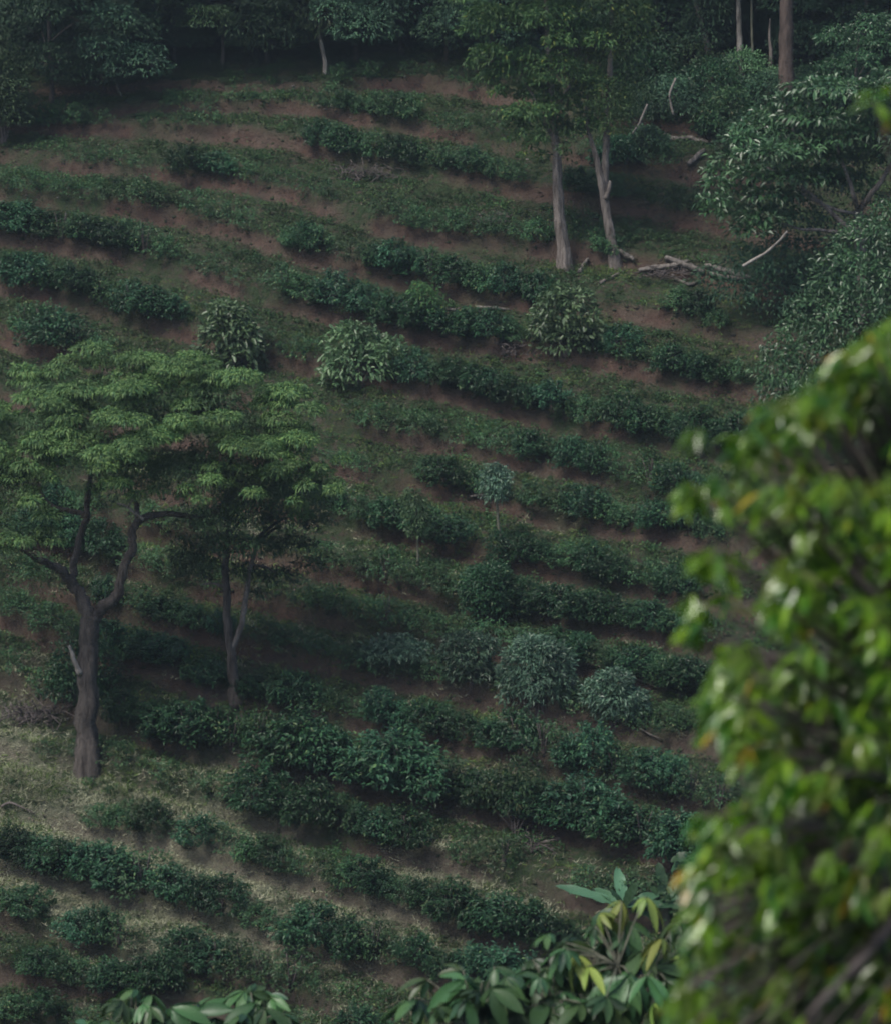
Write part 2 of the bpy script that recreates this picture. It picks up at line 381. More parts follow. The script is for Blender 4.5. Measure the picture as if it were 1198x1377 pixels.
# ------------------------------------------------------------------ coffee bushes
def coffee_mesh(name, seed, n_shoot, n_leaf, mat, w=.62, h=1.15, leafL=.098):
    r = np.random.default_rng(seed)
    parts = []
    # shoots leave a short stem and arch outwards; leaves stand along each
    az = r.random(n_shoot)*2*math.pi; el = r.random(n_shoot)**.8
    lob = 1+.22*np.sin(az*3+seed)+.12*np.sin(az*5+seed*2)
    tipx = np.cos(az)*w*lob*np.sqrt(np.clip(1-(el*1.0-.28)**2*1.25, .05, 1)); tipy = np.sin(az)*w*lob*np.sqrt(np.clip(1-(el-.28)**2*1.25, .05, 1))
    tipz = .10+el*(h-.12)*(.88+.2*r.random(n_shoot))
    top = el > .82
    tipx[top] *= .55; tipy[top] *= .55
    tip = np.stack([tipx, tipy, tipz], 1)
    root = np.stack([tipx*.1, tipy*.1, np.maximum(.08, tipz-.28-.1*r.random(n_shoot))], 1)
    per = n_leaf//n_shoot
    f = .35+.65*r.random((n_shoot, per))**.7
    p = root[:, None]*(1-f[..., None]) + tip[:, None]*f[..., None]
    p[..., 2] -= .05*np.sin(f*3.1)
    p = p.reshape(-1, 3) + r.normal(size=(n_shoot*per, 3))*.045
    ax = norm(tip-root)
    ax = np.repeat(ax, per, 0)
    D = ax*.55 + rand_dirs(len(p), r)*.75; D[:, 2] -= .22
    N = np.array([0, 0, 1.0]) + ax*.4 + r.normal(size=(len(p), 3))*.38
    s = .75+.5*r.random(len(p))
    V, Fs = leaves(T_LEAF, p, D, N, leafL*s, leafL*.48*s, .25)
    keep = V
    keep[:, 2] = np.maximum(keep[:, 2], -.05)
    return mesh_from(name, keep, Fs, mat)
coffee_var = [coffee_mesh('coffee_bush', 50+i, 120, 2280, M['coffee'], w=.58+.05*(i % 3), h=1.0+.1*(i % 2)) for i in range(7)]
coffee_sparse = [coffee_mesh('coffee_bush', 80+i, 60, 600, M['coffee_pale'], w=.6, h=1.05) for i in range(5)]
stem_me = []
for i in range(3):
    r = np.random.default_rng(i); pr = []
    for j in range(4):
        a = r.random()*6.28; q = .12+.1*r.random()
        pr.append(tube([(0.03*math.cos(a), .03*math.sin(a), -.15), (q*.4*math.cos(a), q*.4*math.sin(a), .3), (q*math.cos(a), q*math.sin(a), .85)], [.028, .02, .008], 5, sub=2))
    V, Fs = merge(pr); stem_me.append(mesh_from('stem', V, Fs, M['twig'], True))

# (row, [(u0, u1, height in photo px, fill 0..1, kind)])  kind: d dense, s sparse
SEG = {
 0: [(440, 650, 26, .5, 's'), (780, 930, 30, .4, 's')],
 1: [(110, 380, 24, .55, 's'), (440, 560, 34, .9, 'd'), (570, 700, 32, .8, 's'), (780, 930, 30, .5, 's')],
 2: [(15, 110, 34, .9, 'd'), (130, 220, 22, .4, 's'), (235, 290, 30, .8, 's'), (400, 700, 36, .95, 'd'), (765, 920, 38, .7, 'd')],
 3: [(240, 305, 40, 1, 'd'), (90, 240, 22, .5, 's'), (320, 450, 32, .8, 's'), (492, 640, 44, 1, 'd'), (640, 735, 38, .9, 'd'), (775, 850, 34, .6, 'd')],
 4: [(0, 125, 34, .9, 's'), (125, 345, 42, 1, 's'), (375, 400, 22, 1, 'd'), (400, 590, 44, 1, 'd'), (600, 750, 46, 1, 'd'), (850, 1000, 42, .8, 'd')],
 5: [(0, 235, 46, 1, 'd'), (250, 330, 30, .6, 's'), (375, 545, 44, 1, 'd'), (545, 700, 46, .9, 'd'), (815, 1000, 46, .95, 'd')],
 6: [(0, 150, 52, 1, 'd'), (150, 240, 46, 1, 'd'), (245, 300, 34, .7, 's'), (330, 430, 36, .7, 's'), (540, 700, 44, .9, 'd'), (700, 1000, 52, 1, 'd')],
 7: [(15, 145, 56, 1, 'd'), (465, 720, 40, .95, 's'), (700, 845, 44, 1, 'd'), (860, 1000, 46, .9, 'd')],
 8: [(430, 505, 34, .9, 's'), (560, 680, 42, .9, 'd'), (700, 960, 44, .9, 'd')],
 9: [(60, 120, 30, .7, 's'), (430, 640, 42, .95, 'd'), (690, 960, 40, .85, 'd')],
 10: [(60, 130, 40, .9, 'd'), (180, 300, 36, .9, 's'), (420, 620, 42, .9, 's'), (620, 740, 44, .95, 'd'), (740, 960, 46, .95, 'd')],
 11: [(30, 140, 46, 1, 'd'), (150, 290, 38, .9, 's'), (350, 600, 42, .85, 's'), (600, 740, 40, .7, 's'), (740, 960, 44, .95, 'd')],
 12: [(0, 130, 46, 1, 's'), (130, 310, 44, .95, 'd'), (350, 600, 40, .85, 's'), (760, 920, 42, .85, 's')],
 13: [(0, 105, 44, 1, 's'), (135, 300, 44, .9, 'd'), (330, 440, 50, 1, 'd'), (440, 640, 48, .95, 'd'), (640, 780, 56, .9, 'd'), (780, 980, 56, .95, 'd')],
 14: [(0, 100, 40, .8, 's'), (150, 330, 62, 1, 'd'), (330, 620, 72, 1.3, 'd'), (620, 800, 68, 1, 'd'), (790, 960, 66, 1.1, 'd')],
 15: [(50, 110, 24, .5, 's'), (150, 300, 40, .8, 's'), (330, 470, 58, 1, 'd'), (470, 560, 56, .9, 'd'), (610, 690, 54, .9, 's'), (770, 930, 58, .9, 's')],
 16: [(120, 150, 36, 1, 'd'), (150, 185, 38, 1, 'd'), (198, 238, 40, 1, 'd'), (250, 290, 46, 1, 'd'), (300, 450, 42, 1, 'd'), (450, 580, 44, 1, 'd'), (590, 760, 60, 1, 'd')],
 17: [(0, 70, 50, 1.1, 'd'), (70, 150, 54, 1.1, 'd'), (150, 310, 60, 1.2, 'd'), (335, 375, 32, 1, 'd'), (385, 440, 58, 1, 'd'), (455, 520, 54, 1, 'd'), (540, 690, 56, 1, 'd')],
 18: [(0, 50, 44, 1, 'd'), (60, 80, 20, 1, 's'), (95, 175, 56, 1.1, 'd'), (225, 305, 56, 1, 'd'), (305, 405, 62, 1.1, 'd')],
 19: [(10, 75, 44, 1.1, 'd'), (80, 115, 38, 1, 'd'), (130, 235, 54, 1.1, 'd'), (400, 430, 26, 1, 'd'), (470, 515, 54, 1, 'd')],
 20: [(0, 70, 46, 1, 'd'), (90, 135, 34, 1, 's'), (230, 300, 40, .8, 's')],
}
ROWNAME = [
 'in the topmost row under the forest', 'in the row beside the pale stone heap', 'in the row ending at the tall pair',
 'in the row crossing the dark brush pile', 'in the row above the tall pair\'s feet', 'in the row just below the log heap',
 'in the row behind the three pale shrubs', 'in the row above the long bare bank', 'in the row below the long bare bank',
 'in the row behind the thin saplings', 'in the row at the saplings\' feet', 'in the row beside the dark ball shrub',
 'in the row above the grey shrubs', 'in the row by the slender tree\'s foot', 'in the hedge-like row below grey shrubs',
 'in the row beside umbrella tree\'s foot', 'in the row just below the umbrella tree', 'in the row crossing the straw grass',
 'in the third row from the bottom', 'in the second row from the bottom', 'in the row at the bottom edge']
ORD = ['first', 'second', 'third', 'fourth', 'fifth', 'sixth', 'seventh', 'eighth', 'ninth', 'tenth', 'eleventh', 'twelfth', 'thirteenth', 'fourteenth', 'fifteenth',
       'sixteenth', 'seventeenth', 'eighteenth', 'nineteenth', 'twentieth', 'twenty-first', 'twenty-second', 'twenty-third', 'twenty-fourth', 'twenty-fifth', 'twenty-sixth', 'twenty-seventh', 'twenty-eighth', 'twenty-ninth', 'thirtieth']
cand = []
for k, segs in SEG.items():
    for (u0, u1, hp, fill, kd) in segs:
        step = (hp*.50/max(fill, .5) if fill >= 1 else hp*.56) * (1 if k < 16 else 1.22)
        nb_ = max(1, int(round((u1-u0)/step)))
        for i in range(nb_):
            if rng.random() > fill+(.1 if fill < 1 else -.07): continue
            kk = kd if rng.random() < .78 else 's'
            u = u0 + (i+.5)*(u1-u0)/nb_ + rng.normal()*3.0
            hh = hp*(.74+.48*rng.random())
            v = float(row_v(k, u)) - hh*.13 + rng.normal()*2.6
            cand.append([k, u, v, hh, kk])
cand = [c for c in cand if -25 < c[1] < 1010]
# hidden behind the umbrella crown or the front leaves: shows nothing, left out
def hidden(c):
    k, u, v, h, kd = c
    if 40 < u < 400 and 520 < v < 610: return True
    return False
cand = [c for c in cand if not hidden(c)]
ca = np.array([[c[1], c[2]] for c in cand]); CP, CD = G(ca[:, 0], ca[:, 1])
order = sorted(range(len(cand)), key=lambda i: -cand[i][3])
chosen = set(order[:296])
cnt = {}
rest = []
for i in sorted(range(len(cand)), key=lambda i: (cand[i][0], cand[i][1])):
    k, u, v, hh, kd = cand[i]
    ppm = F/CD[i]; s = hh/ppm/1.0
    if i not in chosen:
        rest.append(i); continue
    cnt[k] = cnt.get(k, 0)+1
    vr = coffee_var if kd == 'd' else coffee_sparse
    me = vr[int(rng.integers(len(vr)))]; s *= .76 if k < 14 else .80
    o = link('coffee_bush', me, None, CP[i])
    wz = s*(1.05+.28*rng.random())
    o.scale = (wz*(.95+.2*rng.random()), wz, s*(.9+.15*rng.random())); o.rotation_euler = (rng.normal()*.06, rng.normal()*.06, rng.random()*6.28)
    look = ('small ' if s < .85 else 'tall ' if s > 1.1 else '') + ('dense dark' if kd == 'd' else 'sparse pale')
    on = ORD[cnt[k]-1] if cnt[k] <= len(ORD) else 'far'
    tag(o, f"{look} coffee bush, {on} from left {ROWNAME[k]}", 'bush', 'coffee bushes planted along the terraces')
    if hh > 50:
        st = link('stem', stem_me[i % 3], o)
parts = []
for i in rest:
    k, u, v, hh, kd = cand[i]; s = hh/(F/CD[i])*.86
    me = (coffee_var if kd == 'd' else coffee_sparse)[i % 3]
    n = len(me.vertices); V = np.empty(n*3, np.float32); me.vertices.foreach_get('co', V); V = V.reshape(-1, 3)
    a = rng.random()*6.28; ca_, sa = math.cos(a), math.sin(a)
    keepn = (n//4)*2//3*4
    V = V[:keepn]; V = np.stack([V[:, 0]*ca_-V[:, 1]*sa, V[:, 0]*sa+V[:, 1]*ca_, V[:, 2]], 1)*s*np.array([1.1, 1.1, 1]) + CP[i]
    m4 = keepn//4; o4 = (np.arange(m4)*4)[:, None]
    parts.append((V, [np.concatenate([o4+np.array([[0, 1, 2]]), o4+np.array([[0, 2, 3]])])]))
if parts:
    V, Fs = merge(parts)
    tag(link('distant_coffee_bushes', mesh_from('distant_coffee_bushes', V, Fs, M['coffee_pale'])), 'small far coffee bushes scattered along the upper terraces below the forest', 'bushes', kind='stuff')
print('bushes', len(cand), 'rest', len(rest))

# ------------------------------------------------------------------ ground cover: weeds, straw, green grass
def scatter(n, dens, x0=-22, x1=23, y0=82, y1=156):
    """points evenly over the slope, thinned by dens(u,v,t,k,x,y)"""
    x = rng.uniform(x0, x1, n); y = rng.uniform(y0, y1, n)
    z, k, t, u, v = terrain(x, y)
    ok = (u > -30) & (u < 1230) & (v > -20) & (v < 1420)
    x, y, z, k, t, u, v = [a[ok] for a in (x, y, z, k, t, u, v)]
    ok = rng.random(len(x)) < dens(u, v, t, k, x, y)
    return np.stack([x, y, z], 1)[ok], u[ok], v[ok]
def d_weed(u, v, t, k, x, y):
    nn = fbm(x, y, .30, 31, 3); dr = dry_and_lit(u, v)
    band = np.where((t > .0) & (t < .22), .15, 1.0)
    return np.clip((nn-.33)*4.5, 0.08, 1)*band*(1-.75*np.clip(dr*1.3, 0, 1))*(k >= 0) + .8*(k < 0)*(nn > .35)
pw, uw, vw = scatter(33000, d_weed)
per = 15; n = len(pw)
pw = pw
p = np.repeat(pw, per, 0); sz = np.repeat(.5+1.0*rng.random(n)**2, per)
off = rng.normal(size=(n*per, 3))*np.array([.17, .17, .05])*sz[:, None]; off[:, 2] = np.abs(off[:, 2])+.02+.16*rng.random(n*per)*sz*np.exp(-(off[:, 0]**2+off[:, 1]**2)*8)
D = rand_dirs(n*per)*.8 + np.array([0, 0, .35]); N = np.array([0, 0, 1.])+rng.normal(size=(n*per, 3))*.5
V, Fs = leaves(T_LEAF, p+off, D, N, .125*(.6+.8*rng.random(n*per)), .065, .2)
tag(link('weeds', mesh_from('weeds', V, Fs, M['weed'])), 'low leafy weeds covering the soil between the terraces', 'weeds', kind='stuff')
def d_tall(u, v, t, k, x, y):
    nn = fbm(x, y, .42, 61, 3); mid = np.exp(-(((u-680)/330)**4+((v-800)/330)**4))
    up = np.exp(-(((u-300)/420)**4+((v-250)/150)**4))
    return np.clip((nn-.44)*4, 0, 1)*(.42+.58*mid+.5*up)*np.where((t > .03) & (t < .28), .15, 1)*(1-.85*np.clip(dry_and_lit(u, v), 0, 1))*(k >= 0) + .6*(k < 0)*(nn > .4)
pt_, ut_, vt_ = scatter(21000, d_tall); per = 34; n = len(pt_)
sz = np.repeat(.6+.7*rng.random(n), per); off = rand_dirs(n*per)*(rng.random(n*per)**.4)[:, None]*np.array([.34, .34, .30])*sz[:, None]; off[:, 2] = np.abs(off[:, 2])+.03
V, Fs = leaves(T_LEAF, np.repeat(pt_, per, 0)+off, rand_dirs(n*per)+np.array([0, 0, .5])+off*1.5, np.array([0, 0, 1.])+rng.normal(size=(n*per, 3))*.5, .12*(.6+.8*rng.random(n*per)), .055, .2)
tag(link('undergrowth', mesh_from('undergrowth', V, Fs, M['tall_weed'])), 'knee-high leafy undergrowth spreading between the coffee rows', 'undergrowth', kind='stuff')
def d_litter(u, v, t, k, x, y):
    return .25+.75*(fbm(x, y, .8, 71, 3) > .5)
pl_, _, _ = scatter(60000, d_litter); n = len(pl_)
V, Fs = leaves(T_LEAF, pl_+np.array([0, 0, .015]), rng.normal(size=(n, 3))*np.array([1, 1, .25]), np.array([0, 0, 1.])+rng.normal(size=(n, 3))*.35, .06+.10*rng.random(n), .045, 0)
tag(link('leaf_litter', mesh_from('leaf_litter', V, Fs, M['litter'])), 'brown fallen leaves and bits of bark on the soil', 'leaf litter', kind='stuff')
def d_clod(u, v, t, k, x, y):
    return np.where(t < .26, 1.0, .22)*(k >= 0)
pc_, _, _ = scatter(30000, d_clod); n = len(pc_)
O8 = np.array([[1,0,0],[-1,0,0],[0,1,0],[0,-1,0],[0,0,1],[0,0,-1]], float); F8 = np.array([[0,2,4],[2,1,4],[1,3,4],[3,0,4],[2,0,5],[1,2,5],[3,1,5],[0,3,5]])
V = O8[None]*(1+rng.normal(size=(n, 6, 1))*.3)*(.025+.09*rng.random((n, 1, 1))**2.5)*np.array([1.2, 1, .8]) + rng.normal(size=(n, 6, 3))*.012 + pc_[:, None]
tag(link('soil_clods', mesh_from('soil_clods', V.reshape(-1, 3), [(F8[None]+(np.arange(n)*6)[:, None, None]).reshape(-1, 3)], M['soil'])), 'crumbled clods of brown earth along the terrace banks', 'soil clods', kind='stuff')
def d_straw(u, v, t, k, x, y):
    nn = fbm(x, y, .5, 41, 3)
    return np.clip(dry_and_lit(u, v)*1.3*(nn*1.6) + .13*(nn > .52), 0, 1)
ps, us_, vs_ = scatter(75000, d_straw, -17, 8, 83, 112)
def tufts(pp, per, L, Wd, spread, lean):
    n = len(pp); p = np.repeat(pp, per, 0) + rng.normal(size=(n*per, 3))*np.array([spread, spread, 0])
    D = rng.normal(size=(n*per, 3))*lean; D[:, 2] = np.abs(D[:, 2])*.6 + .18
    N = rng.normal(size=(n*per, 3))
    return leaves(T_BLADE, p, D, N, L*(.5+rng.random(n*per)), Wd*1.5, 0)
V, Fs = tufts(ps, 8, .17, .016, .09, .8)
tag(link('lit_dry_grass', mesh_from('lit_dry_grass', V, Fs, M['straw'])), 'dry flattened grass on the lower terraces, coloured paler for the light there', 'grass', kind='stuff')
def d_green(u, v, t, k, x, y):
    nn = fbm(x, y, .45, 51, 3)
    a = np.exp(-(((u-60)/140)**2+((v-1060)/45)**2))*1.3 + .5*np.exp(-(((u-440)/90)**2+((v-1340)/45)**2)) + .35*np.exp(-(((u-420)/250)**2+((v-900)/280)**2))
    return np.clip(a*np.clip((nn-.35)*5, 0, 1) + .22*(nn > .5)*(v > 200), 0, 1)
pg, ug, vg = scatter(50000, d_green, -18, 12, 83, 125)
pg = np.concatenate([pg] + [np.array([g1(u_, v_)[0] for u_, v_ in zip(rng.normal(c_[0], c_[2], 60), rng.normal(c_[1], c_[3], 60))]) for c_ in [(120,1046,26,7),(757,362,18,5),(826,366,18,5),(318,948,16,5)]])
V, Fs = tufts(pg, 8, .17, .018, .09, .55)
tag(link('green_grass', mesh_from('green_grass', V, Fs, M['green_grass'])), 'fresh green grass tufts growing among the terraces', 'grass', kind='stuff')

# ------------------------------------------------------------------ tree tools
def px(pts, d, rad_px):
    """photo-traced limb at depth d -> world points and radii; depth may vary per point"""
    out = []; rr = []
    for (q, wpx) in zip(pts, rad_px):
        dd = d + (q[2] if len(q) > 2 else 0)
        out.append(P(q[0], q[1], dd)); rr.append(wpx*.5*dd/F)
    return out, rr
def pblob(u, v, dd, w, h, dep=None):
    q = P(u, v, dd); m = dd/F
    return (q[0], q[1], q[2], w*.5*m, (dep if dep else w*.5*m), h*.5*m)
def add(parent, name, parts, mat, label=None, smooth=True):
    V, Fs = merge(parts); V = V - np.array(parent.location)
    o = link(name, mesh_from(name, V, Fs, mat, smooth), parent)
    if label: o['label'] = label
    return o

# ------------------------------------------------------------------ the umbrella tree
bp, bd = g1(120, 1040)
um = empty('umbrella_tree', bp, 'large umbrella-crowned tree with forked grey trunk standing over the lower terraces', 'tree')
tr = []
pp, rr = px([(121,1110),(119,1022),(118,985),(117,930),(119,880),(120,850),(124,826)], bd, [60,36,29,27,25,25,27]); tr.append(tube(pp, rr, 20, .085, 5, 1, wob=.10))
pp, rr = px([(112,1052),(108,1030),(112,990)], bd-.15, [20,15,6]); tr.append(tube(pp, rr, 8, .05, 3, 2))
pp, rr = px([(131,1050),(129,1025),(124,980)], bd-.12, [18,13,6]); tr.append(tube(pp, rr, 8, .05, 3, 3))
add(um, 'trunk', tr, M['bark_dark'])
def limb(par, pts, d, w, seed, name='limb', mat='bark_dark', label=None):
    a, b = px(pts, d, w); return add(par, name, [tube(a, b, 10, .06, 4, seed, wob=.18)], M[mat], label)
limb(um, [(124,834),(112,808),(98,785),(84,768,-.3),(66,758,-.7),(44,748,-1.2),(20,730,-1.5)], bd, [20,18,15,13,10,8,5], 4)
limb(um, [(97,790),(99,770,.4),(103,745,.8),(110,718,1),(118,695,1.2),(118,670,1.4),(124,630,1.5)], bd, [12,11,10,9,9,8,6], 5)
limb(um, [(117,694),(100,688),(78,684),(62,674),(52,655),(46,630),(44,605)], bd+1.2, [8,7,7,6,5.5,5,3], 6)
limb(um, [(52,655),(35,648),(15,640)], bd+1.2, [4,3,1.5], 61)
limb(um, [(124,832),(140,815),(158,800),(163,780),(170,758),(179,738),(178,716),(186,702),(200,694),(225,691),(262,695)], bd, [17,16,15,13,13,12,12,11,10,8,6], 7)
limb(um, [(186,702),(184,680,.2),(176,660,.4),(170,635,.8),(178,600,1)], bd, [8,7,6,5,3], 8)
limb(um, [(262,695),(290,690,.3),(305,672,.6),(318,650,.9),(312,625,1.1),(306,600,1.3)], bd, [6,7,7,6,5,3], 9)
limb(um, [(318,650,.9),(340,640,1),(368,615,1.2),(380,590,1.3)], bd, [5,4,4,2], 10)
limb(um, [(194,699),(180,688),(168,679),(158,677)], bd-.4, [4.5,4,3,2], 11, 'dead_branch', 'dead', 'bare pale twisted dead twig')
limb(um, [(172,682),(182,668),(192,660),(188,672)], bd-.4, [3,2.6,2,1.5], 12, 'dead_branch', 'dead', 'bare pale twisted dead twig')
limb(um, [(107,906),(102,893),(96,876),(93,868)], bd-.3, [9,7,5,4], 13, 'branch_stub', 'dead', 'short pale broken stub low on the trunk')
# crown: tiers of flattened pads
m = bd/F
pads = []; padrng = np.random.default_rng(8)
def pad(u, v, w, h, dz=0.0): pads.append(pblob(u, v, bd+dz, w*1.0, h*.95, w*.60*m))
for (u, v, w, h, dz) in [
 (200,478,130,44,2.0),(262,486,110,44,1.6),(140,492,110,44,1.8),(80,512,120,48,1.2),(20,532,110,50,.8),(310,515,110,48,1.2),(360,545,100,44,.8),(400,566,84,40,.4),
 (215,508,120,44,.6),(150,520,120,46,.4),(90,545,110,46,0),(270,520,110,46,.4),(200,540,130,48,-.6),(255,552,110,44,-.8),(320,552,110,44,-.2),(375,580,100,42,-.4),
 (120,570,110,46,-1.0),(70,588,90,44,-1.2),(170,575,110,44,-1.6),(20,575,90,50,-.4),(230,585,110,44,-1.8),(300,585,110,44,-1.2),(350,606,100,42,-1.2),(405,606,70,40,-.6),
 (95,600,100,40,-2.0),(150,600,100,40,-2.2),(40,622,80,44,-1.8),(62,640,50,30,-1.9),(395,628,80,40,-1.2),(425,640,50,34,-.8),(340,636,80,36,-1.0),(15,600,80,50,-1.2),(-10,640,80,60,-1.2),(150,648,70,30,-1.4),(232,652,60,28,-1.6),(292,646,70,34,-1.2),(352,668,70,34,-.8),(402,684,60,34,-.6),(428,662,50,30,-.6),(18,690,70,40,-1.9),(48,716,44,28,-2.0),(10,745,60,40,-2.0),(22,650,60,34,-1.6),(-40,560,120,60,.5),(-90,600,120,60,0)]:
    for _ in range(4):
        uu = u+padrng.normal()*w*.34; vv = v+padrng.normal()*h*.30; sz_ = .28+.26*padrng.random()
        pads.append(pblob(uu, vv+abs(uu-u)*.12, bd+dz+padrng.normal()*.7, w*sz_, h*sz_*1.15, w*sz_*.5*m))
crown = blob_leaves(pads, 96000, T_STRIP, .125, .044, droop=.6, up=.55, shell=.80, lowcut=.0, r=padrng, jitter=.42)
add(um, 'crown', [crown], M['umbrella'], smooth=False)
low = []
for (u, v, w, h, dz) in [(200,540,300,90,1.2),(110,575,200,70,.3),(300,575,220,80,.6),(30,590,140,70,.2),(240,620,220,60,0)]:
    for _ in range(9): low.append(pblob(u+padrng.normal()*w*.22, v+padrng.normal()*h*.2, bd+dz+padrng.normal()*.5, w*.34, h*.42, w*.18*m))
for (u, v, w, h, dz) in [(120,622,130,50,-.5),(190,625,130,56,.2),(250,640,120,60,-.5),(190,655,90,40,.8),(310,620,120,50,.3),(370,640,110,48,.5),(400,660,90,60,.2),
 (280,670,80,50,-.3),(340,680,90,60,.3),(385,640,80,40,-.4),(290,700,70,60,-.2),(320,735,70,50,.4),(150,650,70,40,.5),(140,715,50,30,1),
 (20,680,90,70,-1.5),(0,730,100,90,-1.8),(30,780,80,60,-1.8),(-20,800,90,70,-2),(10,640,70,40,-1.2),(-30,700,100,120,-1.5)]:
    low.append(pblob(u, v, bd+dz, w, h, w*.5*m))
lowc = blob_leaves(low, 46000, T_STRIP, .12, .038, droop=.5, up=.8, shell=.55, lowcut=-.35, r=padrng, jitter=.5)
add(um, 'lower_crown', [lowc], M['umbrella_shade'], 'hanging lower foliage, shade painted into its leaf colour', smooth=False)

# dark creeper shrub behind its trunk
def shrub(name, label, cat, u, v, blobs, n, mat, L=.14, W=.06, tp=T_LEAF, stems=((0, 0),), group=None, droop=.25, up=.6, shell=.55, barkm='twig', hstem=.6, jit=.5, lowcut=-.5):
    """blobs: (du, dv, w, h, ddepth) in photo px from the foot u,v"""
    q, d = g1(u, v); o = empty(name, q, label, cat, group)
    bl = [pblob(u+b[0], v+b[1], d+(b[4] if len(b) > 4 else 0), b[2], b[3]) for b in blobs]
    r = np.random.default_rng(int(abs(u)*7+abs(v)))
    add(o, 'foliage', [blob_leaves(bl, n, tp, L, W, droop=droop, up=up, shell=shell, r=r, jitter=jit, lowcut=lowcut)], mat, smooth=False)
    tb = []
    for j, b in enumerate(bl[:5]):
        c = np.array(b[:3]); c2 = q*(1-hstem)+c*hstem
        tb.append(tube([q+np.array([0.03*j, 0, -.2]), (q*.6+c2*.4)+np.array([.05, 0, 0]), c2], [.05*b[3]+.012, .035*b[3]+.01, .012], 6, sub=3))
    add(o, 'stem', tb, M[barkm])
    return o
shrub('round_tree', 'rounded grey-green tree at the far left edge, lowest of the forest', 'tree', 4, 196, [(-6,-70,84,110),(-16,-115,66,70),(14,-40,52,52),(-30,-50,80,80),(6,-95,56,50),(18,-70,44,44)], 9000, M['forest_light'], .15, .07, shell=.8)
shrub('creeper_shrub', 'dark shrub wrapped round the back of the umbrella tree trunk', 'shrub', 100, 950, [(-5,-55,60,70,.6),(35,-45,60,80,.8),(0,-25,90,50,.5),(15,-90,40,40,.9)], 3600, M['coffee'], .13, .07)

# slender twin-stemmed tree
q, d2 = g1(318, 945)
st = empty('slender_tree', q, 'slender grey twin-stemmed tree with dark crown behind the umbrella tree', 'tree')
a, b = px([(318,950),(315,920),(311,880),(307,840),(306,800),(304,768),(306,730),(310,690)], d2, [22,15,12,11,11,10,8,5]); add(st, 'trunk', [tube(a, b, 10, .05, 4, 3, wob=.1)], M['bark_dark'])
a, b = px([(312,872),(322,850),(328,825),(332,795),(338,760),(350,720)], d2, [9,8,8,8,7,4]); add(st, 'limb', [tube(a, b, 8, .04, 4, 4, wob=.1)], M['bark_pale'])
a, b = px([(306,792),(290,785),(272,786)], d2, [5,4,2]); add(st, 'branch', [tube(a, b, 6, .04, 4, 5)], M['bark_pale'])
bl = [pblob(*x) for x in [(330,690,d2,100,36),(385,700,d2+.5,90,34),(300,730,d2,60,30),(350,735,d2-.5,70,30),(395,735,d2,70,28),(330,768,d2+.3,50,24),(405,672,d2+.6,80,36),(290,695,d2+.5,70,30),(375,775,d2+.6,60,24),(415,760,d2+.6,44,22),(430,700,d2+.8,50,26),(350,800,d2+.4,30,16),(280,760,d2,40,20),(345,660,d2+.5,110,36)]]
add(st, 'crown', [blob_leaves(bl, 9500, T_STRIP, .15, .05, .4, .8, .5, -.4)], M['umbrella_shade'], smooth=False)
for j, (qa, qb) in enumerate([((306,745),(285,725)),((308,720),(335,695)),((345,735),(380,705)),((338,760),(375,772)),((350,720),(400,690))]):
    a, b = px([qa, ((qa[0]+qb[0])/2, (qa[1]+qb[1])/2-4), qb], d2, [5,4,2]); add(st, 'branch', [tube(a, b, 6, .03, 4, j)], M['bark_dark'])
bl = [pblob(*x) for x in [(262,765,d2+.8,60,50),(285,740,d2+.8,60,40),(250,740,d2+1,50,40)]]
add(st, 'side_foliage', [blob_leaves(bl, 1500, T_LEAF, .14, .065, .3, .5, .3, -.7)], M['coffee_pale'], 'pale sparse leaves left of the stems', smooth=False)

# ------------------------------------------------------------------ the tall twin-trunk trees at the upper right
q, dA = g1(757, 358)
ta = empty('tall_tree', q, 'tall tree with fluted grey trunk and green crown, first of the pair', 'tree', 'pair of tall trees on the upper terraces')
a, b = px([(761,392),(757,335),(752,300),(750,270),(749,235),(748,205),(745,180),(742,140),(738,90),(735,30),(735,-60),(740,-140)], dA, [25,15,13,12,11,9,9,8,7,6,5,3])
add(ta, 'trunk', [tube(a, b, 18, .20, 5, 8, wob=.04)], M['bark_pale'])
limb(ta, [(745,190),(732,165),(722,140),(705,110)], dA, [6,5,4,2], 21, mat='bark_pale')
limb(ta, [(742,150),(760,125),(775,95)], dA, [6,5,3], 22, mat='bark_pale')
bl = []
for (u, v, w_, h) in [(735,20,150,90),(680,30,90,70),(660,75,60,50),(700,90,90,60),(672,98,50,40),(720,125,90,50),(745,95,110,70),(780,50,100,80),(705,150,60,36),(700,172,36,26),(690,158,40,20),(760,140,70,50),(710,-30,150,90),(790,-20,120,90),(650,20,70,50),(640,-10,80,50),(625,-5,60,40),(735,-100,160,110),(780,120,50,50),(745,165,50,30),(720,185,40,24),(712,195,26,20),(765,175,50,30),(735,150,60,34),(790,170,40,26),(655,105,36,30),(668,125,30,24),(682,150,30,24),(688,185,22,18),(704,205,18,16),(645,70,30,26),(630,40,40,30),(728,208,24,18),(757,200,26,18),(800,115,50,40)]:
    bl.append(pblob(u, v, dA+rng.normal()*.9, w_*.8, h*.62))
    for _ in range(2): bl.append(pblob(u+rng.normal()*w_*.32, v+rng.normal()*h*.32, dA+rng.normal()*1.0, w_*.38, h*.34))
add(ta, 'crown', [blob_leaves(bl, 30000, T_LEAF, .165, .08, .35, .7, .6, -.5)], M['airy'], smooth=False)
q, dB = g1(824, 360)
tb_ = empty('tall_tree', q, 'tall tree with split fluted grey trunk and thin olive crown, second of the pair', 'tree', 'pair of tall trees on the upper terraces')
